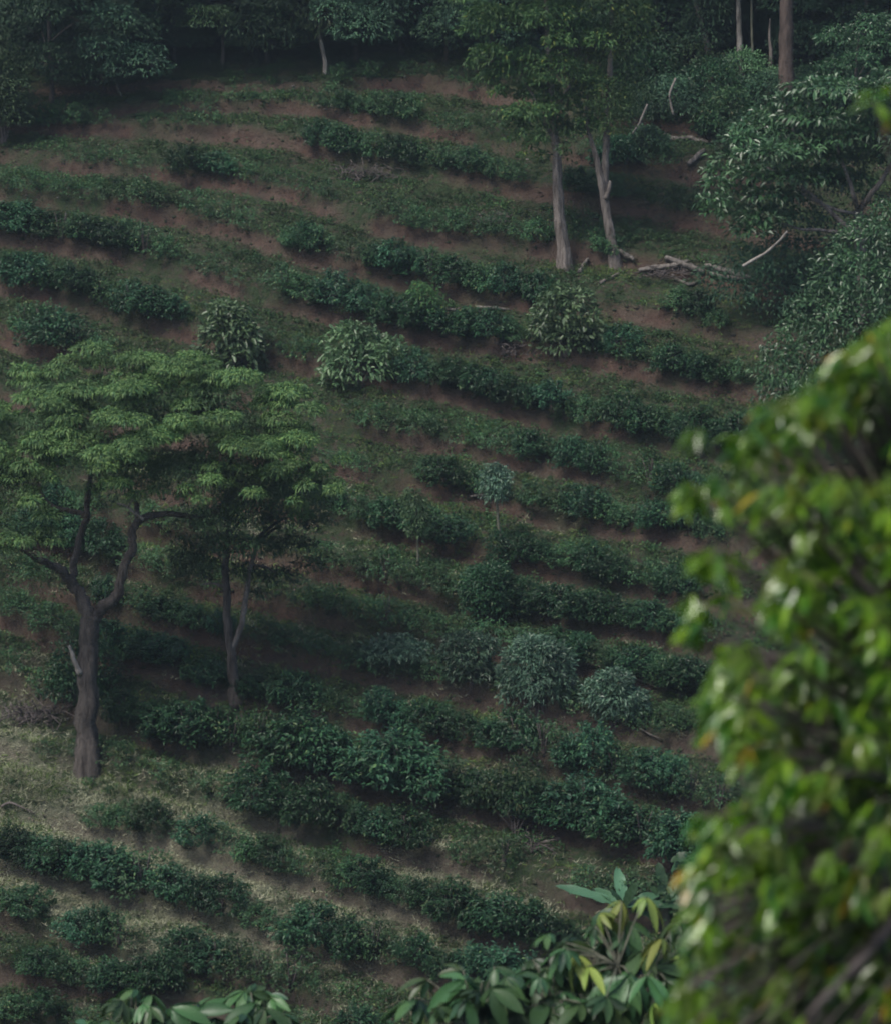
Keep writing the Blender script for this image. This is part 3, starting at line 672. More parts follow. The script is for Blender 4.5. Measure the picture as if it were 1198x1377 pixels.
a, b = px([(833,394),(824,340),(819,310),(814,280),(810,255),(804,225),(798,200),(792,180),(788,155),(790,120)], dB, [25,14,12,11,10,8,6,5,4,3]); tk = [tube(a, b, 16, .20, 5, 9, wob=.04)]
a, b = px([(812,268),(813,240),(814,210),(815,180),(817,140),(820,90),(822,30),(825,-60)], dB+.1, [10,10,9,9,8,7,5,3]); tk.append(tube(a, b, 12, .10, 4, 10, wob=.12))
a, b = px([(813,268),(818,255),(820,243)], dB-.1, [8,6,4]); tk.append(tube(a, b, 8, .05, 4, 12))
add(tb_, 'trunk', tk, M['bark_pale'])
bl = []
for (u, v, w_, h) in [(830,60,80,90),(845,110,60,60),(815,130,70,60),(825,165,60,40),(800,90,60,60),(850,30,80,70),(820,-10,120,70),(840,140,40,40),(800,155,40,40),(860,-40,120,90)]:
    bl.append(pblob(u, v, dB+rng.normal()*.6, w_, h))
add(tb_, 'crown', [blob_leaves(bl, 9500, T_LEAF, .15, .065, .3, .6, .3, -.7)], M['airy'], smooth=False)

# ------------------------------------------------------------------ forest behind the field
def forest_mesh(seed, n, mat, blobs=13):
    r = np.random.default_rng(seed); bl = []
    for i in range(blobs):
        a = i*2.4+r.random(); t = (i+.5)/blobs; z = .18+1.15*t
        rr_ = (.30+.34*r.random())*math.sqrt(max(.05, 1-(t-.35)**2*2.0))
        s = .24+.12*r.random()
        bl.append((math.cos(a)*rr_, math.sin(a)*rr_, z, s, s, s*.62))
    V, Fs = blob_leaves(bl, n, T_LEAF, .036, .018, .35, .8, .78, -.3, r=r, jitter=.5)
    tk = tube([(0,0,-.05),(.01,0,.3),(-.01,.01,.7),(.02,0,1.2)], [.03,.022,.018,.006], 8, .05, 4, seed)
    lm = [tube([(0,0,.25+.1*j),(.12*math.cos(j*2.2),.12*math.sin(j*2.2),.42+.08*j),(.3*math.cos(j*2.2),.3*math.sin(j*2.2),.55+.08*j)], [.012,.009,.004], 6, sub=2) for j in range(4)]
    tv, tf_ = merge([tk]+lm)
    return mesh_from('crown', V, Fs, mat), mesh_from('trunk', tv, tf_, M['bark_dark'], True)
fvar = [forest_mesh(i, 15000, M['forest']) for i in range(4)] 
flight = [forest_mesh(20+i, 11000, M['forest_light'], 8) for i in range(2)]
def ftree(u, v, hpx, wpx, var, label, name='forest_tree', group='trees along the forest edge'):
    q, d = g1(u, v); mm = d/F
    o = empty(name, q, label, 'tree', group)
    cr, tk = var
    z = hpx*mm/1.5
    for nm, me in (('trunk', tk), ('crown', cr)):
        c = link(nm, me, o); c.scale = (wpx*mm, wpx*mm, z)
    o.rotation_euler = (0, 0, rng.random()*6.28)
    return o
FT = [ # u, v foot, height px, width px (crown unit ~1.2), variant, label
 (-45,170,150,90,0,'dark round-crowned tree at the far left edge beside the terraces'),
 (70,135,210,150,2,'dark forest tree behind the rounded tree at the left edge'),
 (140,128,200,140,0,'dark forest tree directly behind the leaning white post'),
 (205,110,190,130,3,'dark bushy forest tree right of the white post'),
 (235,100,160,110,'L0','lighter leafy tree at the forest edge, brightest of the upper left trees'),
 (300,104,190,130,1,'dark forest tree between the light leafy tree and the pale trunk'),
 (360,100,200,120,2,'dark forest tree left of the small pale-trunked tree'),
 (350,92,140,80,'L1','light green drooping tree left of the small pale-trunked tree'),
 (480,96,200,130,0,'dark forest tree just right of the small pale-trunked tree'),
 (540,92,190,120,3,'dark forest tree between the pale trunk and the tall pair'),
 (600,98,200,130,1,'dark forest tree behind the crown edge of the tall pair'),
 (660,110,180,110,2,'dark forest tree hidden mostly behind the tall pair crown'),
 (880,95,200,120,0,'dark forest tree behind the thin olive crown'),
 (930,80,200,120,3,'dark forest tree beside the leaning grey trunk'),
 (1010,85,200,120,1,'dark forest tree behind the thin pale trunk'),
 (1090,90,200,130,2,'dark forest tree behind the thick reddish trunk'),
 (1160,100,210,130,0,'dark forest tree at the upper right corner'),
 (1150,165,150,110,'G','glossy-leaved tree rising behind the spreading right tree'),
]
fgloss = forest_mesh(40, 7000, M['gloss'], 8)
for (u, v, h, w_, k, lb) in FT:
    var = fgloss if k == 'G' else flight[int(k[1])] if isinstance(k, str) else fvar[k]
    if 180 < u < 700: v -= 16
    ftree(u, v, h, w_, var, lb)
# ranks standing deeper in the forest
for i, (u, v) in enumerate([(-60,70),(30,60),(110,55),(190,55),(270,50),(350,48),(430,45),(510,42),(590,40),(670,45),(750,50),(830,50),(910,40),(990,40),(1070,45),(1150,50),(1230,60),
                            (-20,10),(80,5),(180,0),(280,0),(380,0),(480,0),(580,0),(680,0),(780,0),(880,0),(980,0),(1080,0),(1190,0)]):
    ftree(u+rng.normal()*8, v, 190+30*rng.random(), 140+20*rng.random(), fvar[i % 4], 'dark forest tree standing in the shade of the rear ranks', group='trees deep in the forest')

# small pale-trunked tree
q, d = g1(437, 100)
o = empty('small_tree', q, 'small tree with a pale bent trunk and light leaves at the forest edge', 'tree')
a, b = px([(437,102),(438,85),(434,65),(430,45),(428,20),(426,0)], d, [8,6.5,6,5.5,5,3]); add(o, 'trunk', [tube(a, b, 8, .04, 4, 1)], M['dead'])
bl = [pblob(*x) for x in [(430,15,d,80,50),(405,5,d,60,40),(455,5,d,60,40),(440,35,d-.3,50,26),(412,30,d-.2,40,20),(425,-25,d,90,50)]]
add(o, 'crown', [blob_leaves(bl, 1800, T_LEAF, .26, .11, .5, .6, .4, -.6)], M['forest_light'], smooth=False)

# standing trunks at the upper right
def trunk_tree(pts, wd, foot, mat, label, crown=None):
    q, d = g1(*foot); o = empty('forest_tree', q, label, 'tree', 'bare trunks at the upper right')
    a, b = px(pts, d, wd); add(o, 'trunk', [tube(a, b, 12, .05, 5, int(foot[0]), wob=.05)], mat)
    if crown: add(o, 'crown', [blob_leaves([pblob(c[0], c[1], d, c[2], c[3]) for c in crown], 2500, T_LEAF, .16, .07, .3)], M['forest'], smooth=False)
trunk_tree([(1057,190),(1057,150),(1057,100),(1057,50),(1057,0),(1057,-80)], [26,23,21,19,18,16], (1057,180), M['bark_red'], 'thick straight reddish-brown trunk above the spreading right tree', [(1057,-110,200,120),(1000,-90,120,90),(1110,-100,140,90)])
trunk_tree([(996,128),(994,60),(993,30),(992,0),(992,-70)], [10,8,7.5,7,6], (996,122), M['dead'], 'thin pale upright trunk in the shade left of the thick trunk', [(992,-90,120,90)])
trunk_tree([(956,118),(950,60),(941,25),(934,0),(920,-60)], [10,9,8,8,6], (955,112), M['bark_pale'], 'leaning grey trunk at the upper right forest edge', [(915,-90,130,90)])
trunk_tree([(1033,135),(1036,75),(1034,50),(1035,25)], [7,5,3.5,2], (1034,130), M['bark_pale'], 'thin broken dead stem beside the thick reddish trunk')
trunk_tree([(1011,130),(1011,60),(1010,25),(1010,-40)], [4,3.5,3,2.5], (1011,125), M['bark_green'], 'very thin greenish stem between the pale and thick trunks', [(1010,-60,80,60)])

# ------------------------------------------------------------------ thicket at the upper right
for i, (u, v, w_, h, mt) in enumerate([(880,130,90,60,'coffee'),(930,110,80,60,'forest_light'),(860,175,90,60,'forest'),(905,165,90,60,'forest'),(960,150,90,70,'coffee'),
      (1000,130,80,60,'forest_light'),(1030,170,90,70,'forest'),(980,190,80,70,'coffee_pale'),(1010,215,80,60,'forest'),(962,186,40,36,'coffee'),(870,205,50,34,'forest'),(1090,160,90,70,'forest'),(830,225,60,40,'coffee'),(1140,140,90,70,'forest'),(850,110,60,50,'forest')]):
    lab = ['vine-covered shrub left of the leaning grey trunk', 'lighter shrub at the foot of the leaning grey trunk', 'low dark shrub right of the thin olive crown', 'dark shrub in the thicket above the white logs',
           'tangled shrub in the middle of the thicket', 'lighter shrub at the foot of the thin pale trunk', 'dark shrub left of the thick trunk\'s foot', 'bright green vine shrub above the right tree\'s outer leaves',
           'dark shrub tucked behind the right tree\'s left edge', 'small dark shrub just above the short white log', 'low shrub left of the knobbly white log', 'dark shrub right of the thick trunk', 'low shrub right of the split fluted trunk',
           'dark shrub near the upper right corner', 'shrub behind the olive crown of the tall pair'][i]
    shrub('thicket_shrub', lab, 'shrub', u, v, [(0,-h*.5,w_,h),(-w_*.35,-h*.35,w_*.6,h*.6,.3),(w_*.35,-h*.4,w_*.6,h*.6,-.3),(0,-h*.85,w_*.5,h*.4)], 2600, M[mt], .15, .07, group='shrubs of the upper right thicket')
# hanging vines / creeper stems
for i, (pts) in enumerate([[(850,180),(862,160),(870,140)],[(905,155),(900,130),(908,105)],[(925,105),(930,112),(928,120)],[(1036,40),(1038,70),(1034,100)]]):
    q, d = g1(pts[0][0], pts[0][1]+20); a, b = px(pts, d-1.2, [3]*len(pts)); V, Fs = tube(a, b, 6, wob=.2)
    o = link('bare_branch', mesh_from('bare_branch', V-a[0], Fs, M['dead'], True), None, a[0])
    tag(o, ['bare grey branch poking out of the thicket beside the olive crown', 'thin bare branch above the knobbly white log', 'short white broken branch in the dark thicket', 'thin dead branch beside the thick reddish trunk'][i], 'branch')

# ------------------------------------------------------------------ spreading glossy tree on the right
q, dR = g1(1160, 440)
rt = empty('spreading_tree', q, 'spreading tree with tiered glossy leaves and pale limbs at the right edge', 'tree')
a, b = px([(1162,445),(1160,400),(1157,350),(1155,310),(1154,282)], dR, [24,20,17,15,13]); add(rt, 'trunk', [tube(a, b, 12, .05, 5, 2, wob=.08)], M['bark_pale'])
for i, (pts, wd) in enumerate([
 ([(1154,284),(1170,262),(1184,244),(1198,222),(1225,190)], [9,8,7,6,4]),
 ([(1154,284),(1148,266),(1142,245),(1130,215),(1120,180)], [8,7,6,5,3]),
 ([(1152,288),(1135,285),(1118,280),(1095,270),(1060,250)], [6,5,4.5,4,2]),
 ([(1156,320),(1143,308),(1126,295),(1108,277),(1090,262),(1060,240),(1030,225)], [8,7.5,7,6,5,4,2]),
 ([(1156,330),(1146,316),(1125,312),(1100,309),(1075,308),(1050,300)], [7,6,5,4.5,4,2])]):
    pts = [(p_[0], p_[1], -.9) if j else p_ for j, p_ in enumerate(pts)]
    a, b = px(pts, dR, wd); add(rt, 'limb', [tube(a, b, 8, .03, 4, i, wob=.1)], M['bark_pale'])
bl = []; rr2 = np.random.default_rng(9)
for (u, v, w_, h) in [(1130,118,150,16),(1070,135,70,12),(1180,122,90,18),(1190,150,90,20),(1045,152,80,13),(1100,160,110,18),(1015,170,70,12),(1060,178,90,16),(1130,185,100,18),(1000,188,60,12),(1035,205,90,16),
 (985,212,60,12),(1090,212,90,16),(1160,210,90,18),(970,230,50,12),(1015,235,80,15),(1065,238,90,15),(1130,240,80,16),(960,248,44,12),(990,258,60,14),(1040,262,80,15),(1100,235,80,14),(958,270,40,14),(985,285,50,14),(1030,290,80,15),(1010,310,70,20),(960,285,36,20),
 (1185,178,80,20),(1220,150,120,30),(1230,200,120,30),(1240,100,120,30),(1080,200,80,14)]:
    bl.append(pblob(u, v, dR + rr2.normal()*1.0 - .6, w_, h*1.35))
add(rt, 'crown', [blob_leaves(bl, 12500, T_LEAF, .27, .125, .35, 1.3, .45, -.3, r=rr2, jitter=.32)], M['gloss'], smooth=False)
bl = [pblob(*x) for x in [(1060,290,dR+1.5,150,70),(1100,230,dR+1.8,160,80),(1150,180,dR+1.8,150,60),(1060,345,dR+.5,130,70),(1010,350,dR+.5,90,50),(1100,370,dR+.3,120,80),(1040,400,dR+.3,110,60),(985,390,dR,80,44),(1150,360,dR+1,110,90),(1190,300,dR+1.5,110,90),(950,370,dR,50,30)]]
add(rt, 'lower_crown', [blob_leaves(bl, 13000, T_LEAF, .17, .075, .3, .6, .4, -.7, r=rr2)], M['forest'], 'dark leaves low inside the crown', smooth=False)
a, b = px([(1058,311),(1045,326),(1030,339),(1012,350),(998,358)], dR-2.2, [3,3.5,4,4.5,5]); V, Fs = tube(a, b, 7, wob=.15)
tag(link('fallen_branch', mesh_from('fallen_branch', V-a[-1], Fs, M['dead'], True), None, a[-1]), 'long thin pale curved branch leaning up from the log heap', 'branch')

# rounded glossy tree below it
q, dS = g1(1165, 600)
r2 = empty('rounded_tree', q, 'dense rounded tree with small shiny leaves below the spreading tree', 'tree')
a, b = px([(1168,606),(1166,560),(1160,500),(1165,440),(1170,400)], dS, [22,18,15,11,6]); add(r2, 'trunk', [tube(a, b, 10, .05, 5, 2)], M['bark_dark'])
bl = [pblob(*x) for x in [(1170,330,dS,110,70),(1205,300,dS+.5,90,60),(1140,375,dS,110,80),(1190,390,dS-.8,120,90),(1105,425,dS,100,80),(1150,440,dS-1,120,90),(1075,470,dS,90,70),(1055,500,dS-.3,80,80),(1100,500,dS-1,110,90),(1045,530,dS,60,60),(1090,545,dS-.8,100,60),(1150,520,dS-1.2,120,100),(1200,480,dS-.8,120,120),(1230,380,dS,120,120),(1180,570,dS-.8,120,80),(1120,575,dS,90,50)]]
add(r2, 'crown', [blob_leaves(bl, 19000, T_LEAF, .18, .085, .3, .7, .7, -.5)], M['gloss'], smooth=False)

# ------------------------------------------------------------------ paler shrubs among the rows
T = T_LONG
shrub('pale_shrub', 'pale green big-leaved shrub just above the umbrella crown', 'shrub', 310, 495, [(-5,-50,60,50),(-18,-30,50,50,.2),(18,-35,50,60),(0,-70,44,30),(10,-15,60,36),(-10,-78,40,24),(8,-60,44,30)], 2300, M['pale'], .23, .10, T, up=.6, shell=.75)
shrub('pale_shrub', 'silvery pale shrub, middle one of the three among the terraces', 'shrub', 480, 522, [(-20,-55,50,50),(5,-65,50,44,.2),(35,-50,60,40),(0,-30,90,50),(-25,-15,50,40),(-8,-78,34,24),(20,-60,40,30)], 2300, M['pale'], .22, .09, T, up=.6, shell=.75)
shrub('pale_shrub', 'bushy pale shrub below the foot of the tall pair', 'shrub', 757, 482, [(-10,-60,60,50),(15,-75,50,36),(-28,-40,40,50,-.2),(20,-45,60,60),(0,-25,70,40),(-5,-90,30,20)], 2300, M['pale'], .23, .095, T, up=.6, shell=.75)
shrub('grey_shrub', 'largest grey-green shrub of the mid-slope clump, with arching shoots', 'shrub', 722, 965, [(0,-58,84,84),(-24,-66,50,50),(24,-72,50,44),(-4,-92,54,36),(24,-40,56,56),(-24,-38,50,50)], 5200, M['grey'], .19, .06, up=.35, shell=.82, group='grey-green shrubs of the mid-slope clump')
shrub('grey_shrub', 'grey-green shrub left of the largest one in the clump', 'shrub', 632, 925, [(-4,-44,62,54),(-18,-50,40,36),(14,-54,44,30),(0,-25,60,40)], 3400, M['grey'], .17, .06, up=.35, shell=.82, group='grey-green shrubs of the mid-slope clump')
shrub('grey_shrub', 'grey-green shrub right of the largest one in the clump', 'shrub', 825, 985, [(0,-45,62,62),(-22,-50,42,40),(22,-35,46,50),(0,-70,42,30)], 3400, M['grey'], .17, .06, up=.35, shell=.82, group='grey-green shrubs of the mid-slope clump')
shrub('grey_shrub', 'low spreading greyish shrub, smallest of the mid-slope clump', 'shrub', 530, 908, [(0,-36,80,30),(-20,-28,50,30),(25,-30,50,30)], 1900, M['grey'], .17, .055, group='grey-green shrubs of the mid-slope clump')
shrub('ball_shrub', 'round very dark shrub above the grey shrub clump', 'shrub', 657, 838, [(0,-48,74,54),(-14,-26,56,44),(18,-24,56,44),(4,-66,50,30)], 5200, M['coffee'], .12, .06)
shrub('twiggy_shrub', 'thin pale-leaved twiggy shrub below the tall hedge-like row', 'shrub', 690, 1120, [(-20,-60,60,30),(20,-70,60,36),(0,-40,80,36),(40,-55,50,30),(-45,-55,40,24),(10,-90,60,26)], 1500, M['coffee_pale'], .15, .06, shell=.2)
shrub('leafy_shrub', 'yellow-green shrub at the foot of the slender tree\'s right side', 'shrub', 268, 905, [(0,-18,40,28),(16,-12,30,22)], 700, M['airy'], .13, .06)
shrub('vine_stump', 'dark vine-clad stump below the round-topped sapling', 'shrub', 668, 775, [(0,-20,36,40),(0,-45,30,30)], 1200, M['coffee'], .11, .05)
shrub('leafy_shrub', 'upright yellowish shrub between the two pale shrubs above mid-slope', 'shrub', 572, 445, [(0,-40,44,40),(-10,-55,30,20),(8,-20,40,30)], 900, M['airy'], .17, .07)
# saplings on thin stems
def sapling(u, v, pts, wd, bl, n, mat, label):
    q, d = g1(u, v); o = empty('sapling', q, label, 'tree', 'thin-stemmed saplings')
    a, b = px(pts, d, wd); add(o, 'trunk', [tube(a, b, 7, .03, 4, u, wob=.15)], M['bark_green'])
    add(o, 'crown', [blob_leaves([pblob(x[0], x[1], d, x[2], x[3]) for x in bl], n, T_LEAF, .13, .055, .4, .5, .3, -.7)], mat, smooth=False)
sapling(673, 748, [(673,752),(672,720),(669,695),(667,672),(666,655)], [5,4,4,3.5,2], [(666,648,46,34),(658,638,30,24),(676,640,30,24),(664,665,34,20),(668,630,28,16)], 1500, M['grey'], 'sapling with a rounded grey-green top on a thin pale stem')
sapling(562, 765, [(562,768),(562,740),(561,715),(560,695),(560,680)], [3.5,3,3,2.5,1.5], [(560,685,40,30),(554,668,30,22),(566,700,34,20),(558,715,26,16)], 1500, M['forest_light'], 'sapling with a feathery small top on a very thin stem')

# ------------------------------------------------------------------ logs, sticks, brush piles, stones
def log(pts, wd, label, name='log', mat='log', fl=.16):
    wd = [x*.85 for x in wd]
    q, d = g1(pts[0][0], pts[0][1]+wd[0]*.4)
    W_ = []; R_ = []
    for (p_, ww) in zip(pts, wd):
        g_, dd = g1(p_[0], p_[1]+ww*.5); r_ = ww*.5*dd/F
        W_.append(g_+np.array([0, -.12, r_*.5])); R_.append(r_)
    V, Fs = tube(W_, R_, 10, fl, 4, int(pts[0][0]), wob=.12)
    o = link(name, mesh_from(name, V-W_[0], Fs, M[mat], True), None, W_[0]); return tag(o, label, 'log' if name == 'log' else 'branch')
log([(893,181),(908,186),(925,184),(940,188),(952,190)], [9,11,8,9,6], 'knobbly whitish log lying at the foot of the thicket')
log([(925,219),(935,209),(946,200)], [8,9,8], 'short thick white log below the knobbly one')
log([(858,362),(880,358),(905,355),(925,350)], [7,9,9,6], 'pale split log at the left end of the log heap')
log([(894,344),(912,350),(930,356),(945,364)], [8,10,10,6], 'thick pale log crossing the middle of the log heap')
log([(948,356),(970,360),(990,366),(1010,372)], [9,10,9,5], 'longest grey log at the right end of the log heap')
log([(952,366),(975,370),(1000,374)], [6,7,5], 'thin grey log lying along the lower side of the heap')
log([(905,372),(925,380),(940,376)], [5,6,4], 'small broken log below the middle of the heap', fl=.2)
log([(778,364),(784,355),(791,346)], [7,6,5], 'short pale stick leaning between the two fluted trunks', 'branch')
log([(806,379),(822,371),(838,363)], [6,5,4], 'pale fallen branch at the foot of the split fluted trunk', 'branch')
log([(832,335),(842,342),(852,347)], [7,9,6], 'broken stump wood right of the split fluted trunk')
log([(590,411),(610,415),(625,411)], [4,5,3], 'thin grey branch lying left above the bushy pale shrub', 'branch')
log([(640,411),(660,413),(685,415)], [6,6,4], 'grey fallen branch above the bushy pale shrub', 'branch')
log([(3,1082),(15,1077),(30,1083),(48,1092)], [4,4,3,2], 'thin bent branch lying in the grass at the left edge', 'branch', 'twig')
log([(632,666),(645,664),(658,667)], [4,5,3], 'short pale stick on the bank left of the round-topped sapling', 'branch')
log([(775,890),(800,893),(830,901),(858,912),(885,924)], [3,3,3,2.5,2], 'long straight pale pole lying along the bank right of the grey shrubs', 'branch')
log([(860,978),(872,985),(888,992)], [3,3,2], 'short pale pole below the long straight pole', 'branch')
log([(640,287),(655,290),(672,300)], [3,3,2], 'thin pale twig on the soil left of the fluted trunks', 'branch')
# leaning white post
q, d = g1(163, 128)
a, b = px([(163,129),(158,117),(153,103)], d, [4.6,4.4,4.2]); V, Fs = tube(a, b, 8)
tag(link('post', mesh_from('post', V-a[0], Fs, M['dead'], True), None, a[0]), 'short leaning whitish post near the forest edge at upper left', 'post')
def brush(u, v, w_, h, n, label, mat='twig'):
    q, d = g1(u, v); mm = d/F; r = np.random.default_rng(int(u)); ps_ = []
    for i in range(n):
        c = np.array([r.normal()*w_*.28*mm, r.normal()*.4, abs(r.normal())*h*.25*mm]); a_ = r.random()*6.28; l = (.3+.7*r.random())*w_*.35*mm
        e = np.array([math.cos(a_)*l, math.sin(a_)*l, r.normal()*h*.25*mm])
        g_ = q + c; s0 = g_-e*.5; s1 = g_+e*.5
        for s_ in (s0, s1): s_[2] = max(s_[2], H(s_[0], s_[1])[0]+.01)
        ps_.append(tube([s0, (s0+s1)/2+r.normal(size=3)*.04, s1], [.022, .018, .007], 5, sub=2))
    V, Fs = merge(ps_)
    return tag(link('brush_pile', mesh_from('brush_pile', V-q, Fs, M[mat], True), None, q), label, 'brush pile')
brush(490, 240, 60, 34, 120, 'dark pile of cut twigs on the upper terraces')
brush(45, 968, 90, 40, 170, 'dark heap of twigs left of the umbrella tree trunk')
brush(690, 475, 46, 26, 70, 'small greyish twig pile left of the bushy pale shrub')
brush(900, 372, 80, 20, 80, 'scattered broken twigs under the log heap')
brush(660, 300, 60, 22, 60, 'loose twigs left of the fluted trunks')
brush(720, 1140, 60, 24, 60, 'low tangle of dry twigs under the hedge-like row')
def stone_mesh(seed):
    r = np.random.default_rng(seed); V, Fs = tube([(-.5,0,0),(-.3,.02,.1),(0,0,.14),(.3,0,.08),(.5,0,0)], [.05,.33,.45,.35,.06], 9, .07, 3, seed, sub=2)
    V = V*np.array([1, .9, .6]) + r.normal(size=V.shape)*.03
    return mesh_from('stone', V, Fs, M['stone'])
smv = [stone_mesh(i) for i in range(3)]
for i, (u, v, s) in enumerate([(430,143,8),(438,147,7),(446,144,7),(452,149,5),(472,158,5),(385,235,5),(296,230,5),(534,284,7),(708,215,7),(36,263,5),(78,266,5),(40,248,7),(134,195,6),(455,82,5),(310,133,4),(750,1128,10),(735,1132,12),(624,1155,5),(645,1152,5),(385,110,7),(395,116,6),(545,104,6),(870,272,8),(940,290,6),(691,667,6),(500,163,5),(420,88,6)]):
    q, d = g1(u, v); o = link('stone', smv[i % 3], None, q); s_ = s*d/F*.75; o.scale = (s_, s_, s_*.9); o.rotation_euler = (0, 0, rng.random()*6)
    tag(o, 'small pale stone lying on bare soil of the terraces', 'stone', 'small pale stones on the terraces')

# ------------------------------------------------------------------ banana plants (lower right)
def banana_leaf(L, W, bend, seed, fold=.25):
    r = np.random.default_rng(seed); n = 14; V = []
    for i in range(n+1):
        t = i/n; w_ = W*.5*(math.sin(math.pi*min(1, t*.93+.07))**.55)*(.25 if i == 0 else 1)*(0.05 if i == n else 1)
        x = L*t*math.cos(bend*t*.9); z = L*t*math.sin(.2) - L*bend*.55*t*t
        rip = .02*r.normal()
        V += [(x, -w_, z+w_*fold+rip+.012*math.sin(i*2.5)), (x, 0, z), (x, w_, z+w_*fold-rip+.012*math.cos(i*2.1))]
    F_ = []
    for i in range(n):
        a = i*3; F_ += [(a, a+1, a+4, a+3), (a+1, a+2, a+5, a+4)]
    return np.array(V), np.array(F_)
def orient(V, D, Up):
    D = norm(np.array(D, float)); S = norm(np.cross(Up, D)); U = np.cross(D, S)
    return V[:, 0:1]*D + V[:, 1:2]*S + V[:, 2:3]*U
def banana(u, v, lv, label):
    q, d = g1(u, v); o = empty('banana_plant', q, label, 'banana plant', 'banana plants at the lower right')
    top = q+np.array([0, 0, 1.0]); add(o, 'trunk', [tube([q-np.array([0, 0, .2]), q+np.array([.03, 0, .5]), top], [.13, .11, .07], 10, .03, 3, 1)], M['bark_green'])
    for i, (du, dv, wp, ben, yel) in enumerate(lv):
        tip = P(u+du, v+dv, d+rng.normal()*.4); D = tip-top; L = np.linalg.norm(D)
        V, F_ = banana_leaf(L*1.05, wp*d/F, ben, i+int(u)); V = orient(V, D, np.array([0.1, -.5, 1.0])) + top - np.array(o.location)
        lf = link('leaf', mesh_from('leaf', V, [F_], M['palmate_yellow'] if yel else M['banana'], True), o)
banana(838, 1262, [(-10,-86,17,.05,0),(-88,-62,17,.15,0),(-40,-66,14,.3,0),(22,-74,15,.1,0),(52,-62,15,.5,0),(88,-44,14,.5,0),(62,-22,16,.7,0),(-60,-20,14,.8,0),(-22,-64,12,.2,0),(36,-50,14,.6,0)], 'banana plant with one rolled upright leaf beside the palmate-leaved tree')
banana(893, 1256, [(-10,-92,17,.1,0),(20,-78,14,.3,0),(40,-88,14,.4,0),(48,-50,16,.6,0),(-40,-42,14,.6,0),(-5,-60,16,.3,0),(58,-66,14,.4,0),(-25,-70,12,.4,0)], 'banana plant close to the bright blurred leaves')
banana(935, 1195, [(-38,-40,17,.6,0),(14,-50,14,.3,0),(-14,-44,13,.4,0),(44,-38,14,.5,0),(-48,-24,14,.8,0)], 'banana plant partly behind the bright blurred leaves')

# ------------------------------------------------------------------ nearer trees whose tops reach into the frame
def lobe_template():
    n = 8; V = []; F3 = []; F4 = []
    ws = [.06, .16, .34, .46, .5, .46, .34, .06]
    for i, w_ in enumerate(ws):
        t = i/(n-1); dz = -.06*math.sin(t*3.1)
        V += [(t, w_, .06*w_), (t, 0, -.05+0*dz), (t, -w_, .06*w_)]
    for i in range(n-1):
        a = i*3; F4 += [(a, a+3, a+4, a+1), (a+1, a+4, a+5, a+2)]
    return np.array(V, float), [np.array(F4)]
T_LOBE = lobe_template()
def palmate(seed, rad, lobes=8, droop=.55):
    """a leaf of radiating lobes hanging from its centre, petiole included"""
    r = np.random.default_rng(seed); az = np.arange(lobes)/lobes*2*math.pi*.92 + r.normal(size=lobes)*.08
    D = np.stack([np.cos(az), np.sin(az), -.18-.25*r.random(lobes)], 1); N = np.tile([0, 0, 1.], (lobes, 1)) + r.normal(size=(lobes, 3))*.12
    L = rad*(.8+.3*r.random(lobes))*(.75+.25*np.cos(az-.4))
    V, Fs = leaves(T_LOBE, np.zeros((lobes, 3)), D, N, L, L*.43, droop*1.25*(.6+.7*r.random(lobes)))
    return V, Fs
pal_me = []; pal_y = []
for i in range(6):
    V, Fs = palmate(i, 1.0); pal_me.append(mesh_from('leaf', V, Fs, M['palmate'], True))
for i in range(3):
    V, Fs = palmate(10+i, 1.0, 7, .9); pal_y.append(mesh_from('leaf', V, Fs, M['palmate_yellow'], True))
vein = M['bark_green']
def palm_tree(d0, foot_u, label, centres, big, seed):
    """centres: (u, v, r_px, yellow, ddepth)"""
    r = np.random.default_rng(seed)
    q = P(foot_u, 1500, d0); q[2] = H(q[0], q[1])[0]
    o = empty('palmate_leaved_tree', q, label, 'tree', 'palmate-leaved trees in front of the slope')
    crown_base = P(foot_u, 1470, d0)
    add(o, 'trunk', [tube([q-np.array([0, 0, .3]), (q+crown_base)/2+np.array([.2, 0, 0]), crown_base], [.16, .12, .07], 10, .03, 3, seed)], M['bark_green'])
    hubs = []
    for (hu, hv) in big:
        hp = P(hu, hv, d0); a = tube([crown_base, (crown_base+hp)/2+np.array([0, 0, -.15]), hp], [.055, .035, .016], 7)
        add(o, 'limb', [a], M['bark_dark']); hubs.append(hp)
    hubs = np.array(hubs)
    for (u, v, rp, yel, dd) in centres:
        c = P(u, v, d0+dd); h = hubs[np.argmin(np.linalg.norm(hubs-c, axis=1))]
        s = rp*(d0+dd)/F
        me = (pal_y if yel else pal_me)[int(r.integers(3 if yel else 6))]
        lf = link('leaf', me, o); lf.location = c-np.array(o.location); lf.scale = (s, s, s)
        lf.rotation_euler = (r.normal()*.3+.15, r.normal()*.3, r.random()*6.28)
        if yel: lf['label'] = 'yellowing palmate leaf'
        V, Fs = tube([h, (h+c)/2+np.array([0, 0, .05]), c], [.014, .010, .008], 5, sub=2)
        pt = link('leaf_stalk', mesh_from('leaf_stalk', V-np.array(o.location), Fs, vein, True), o)
r = np.random.default_rng(77)
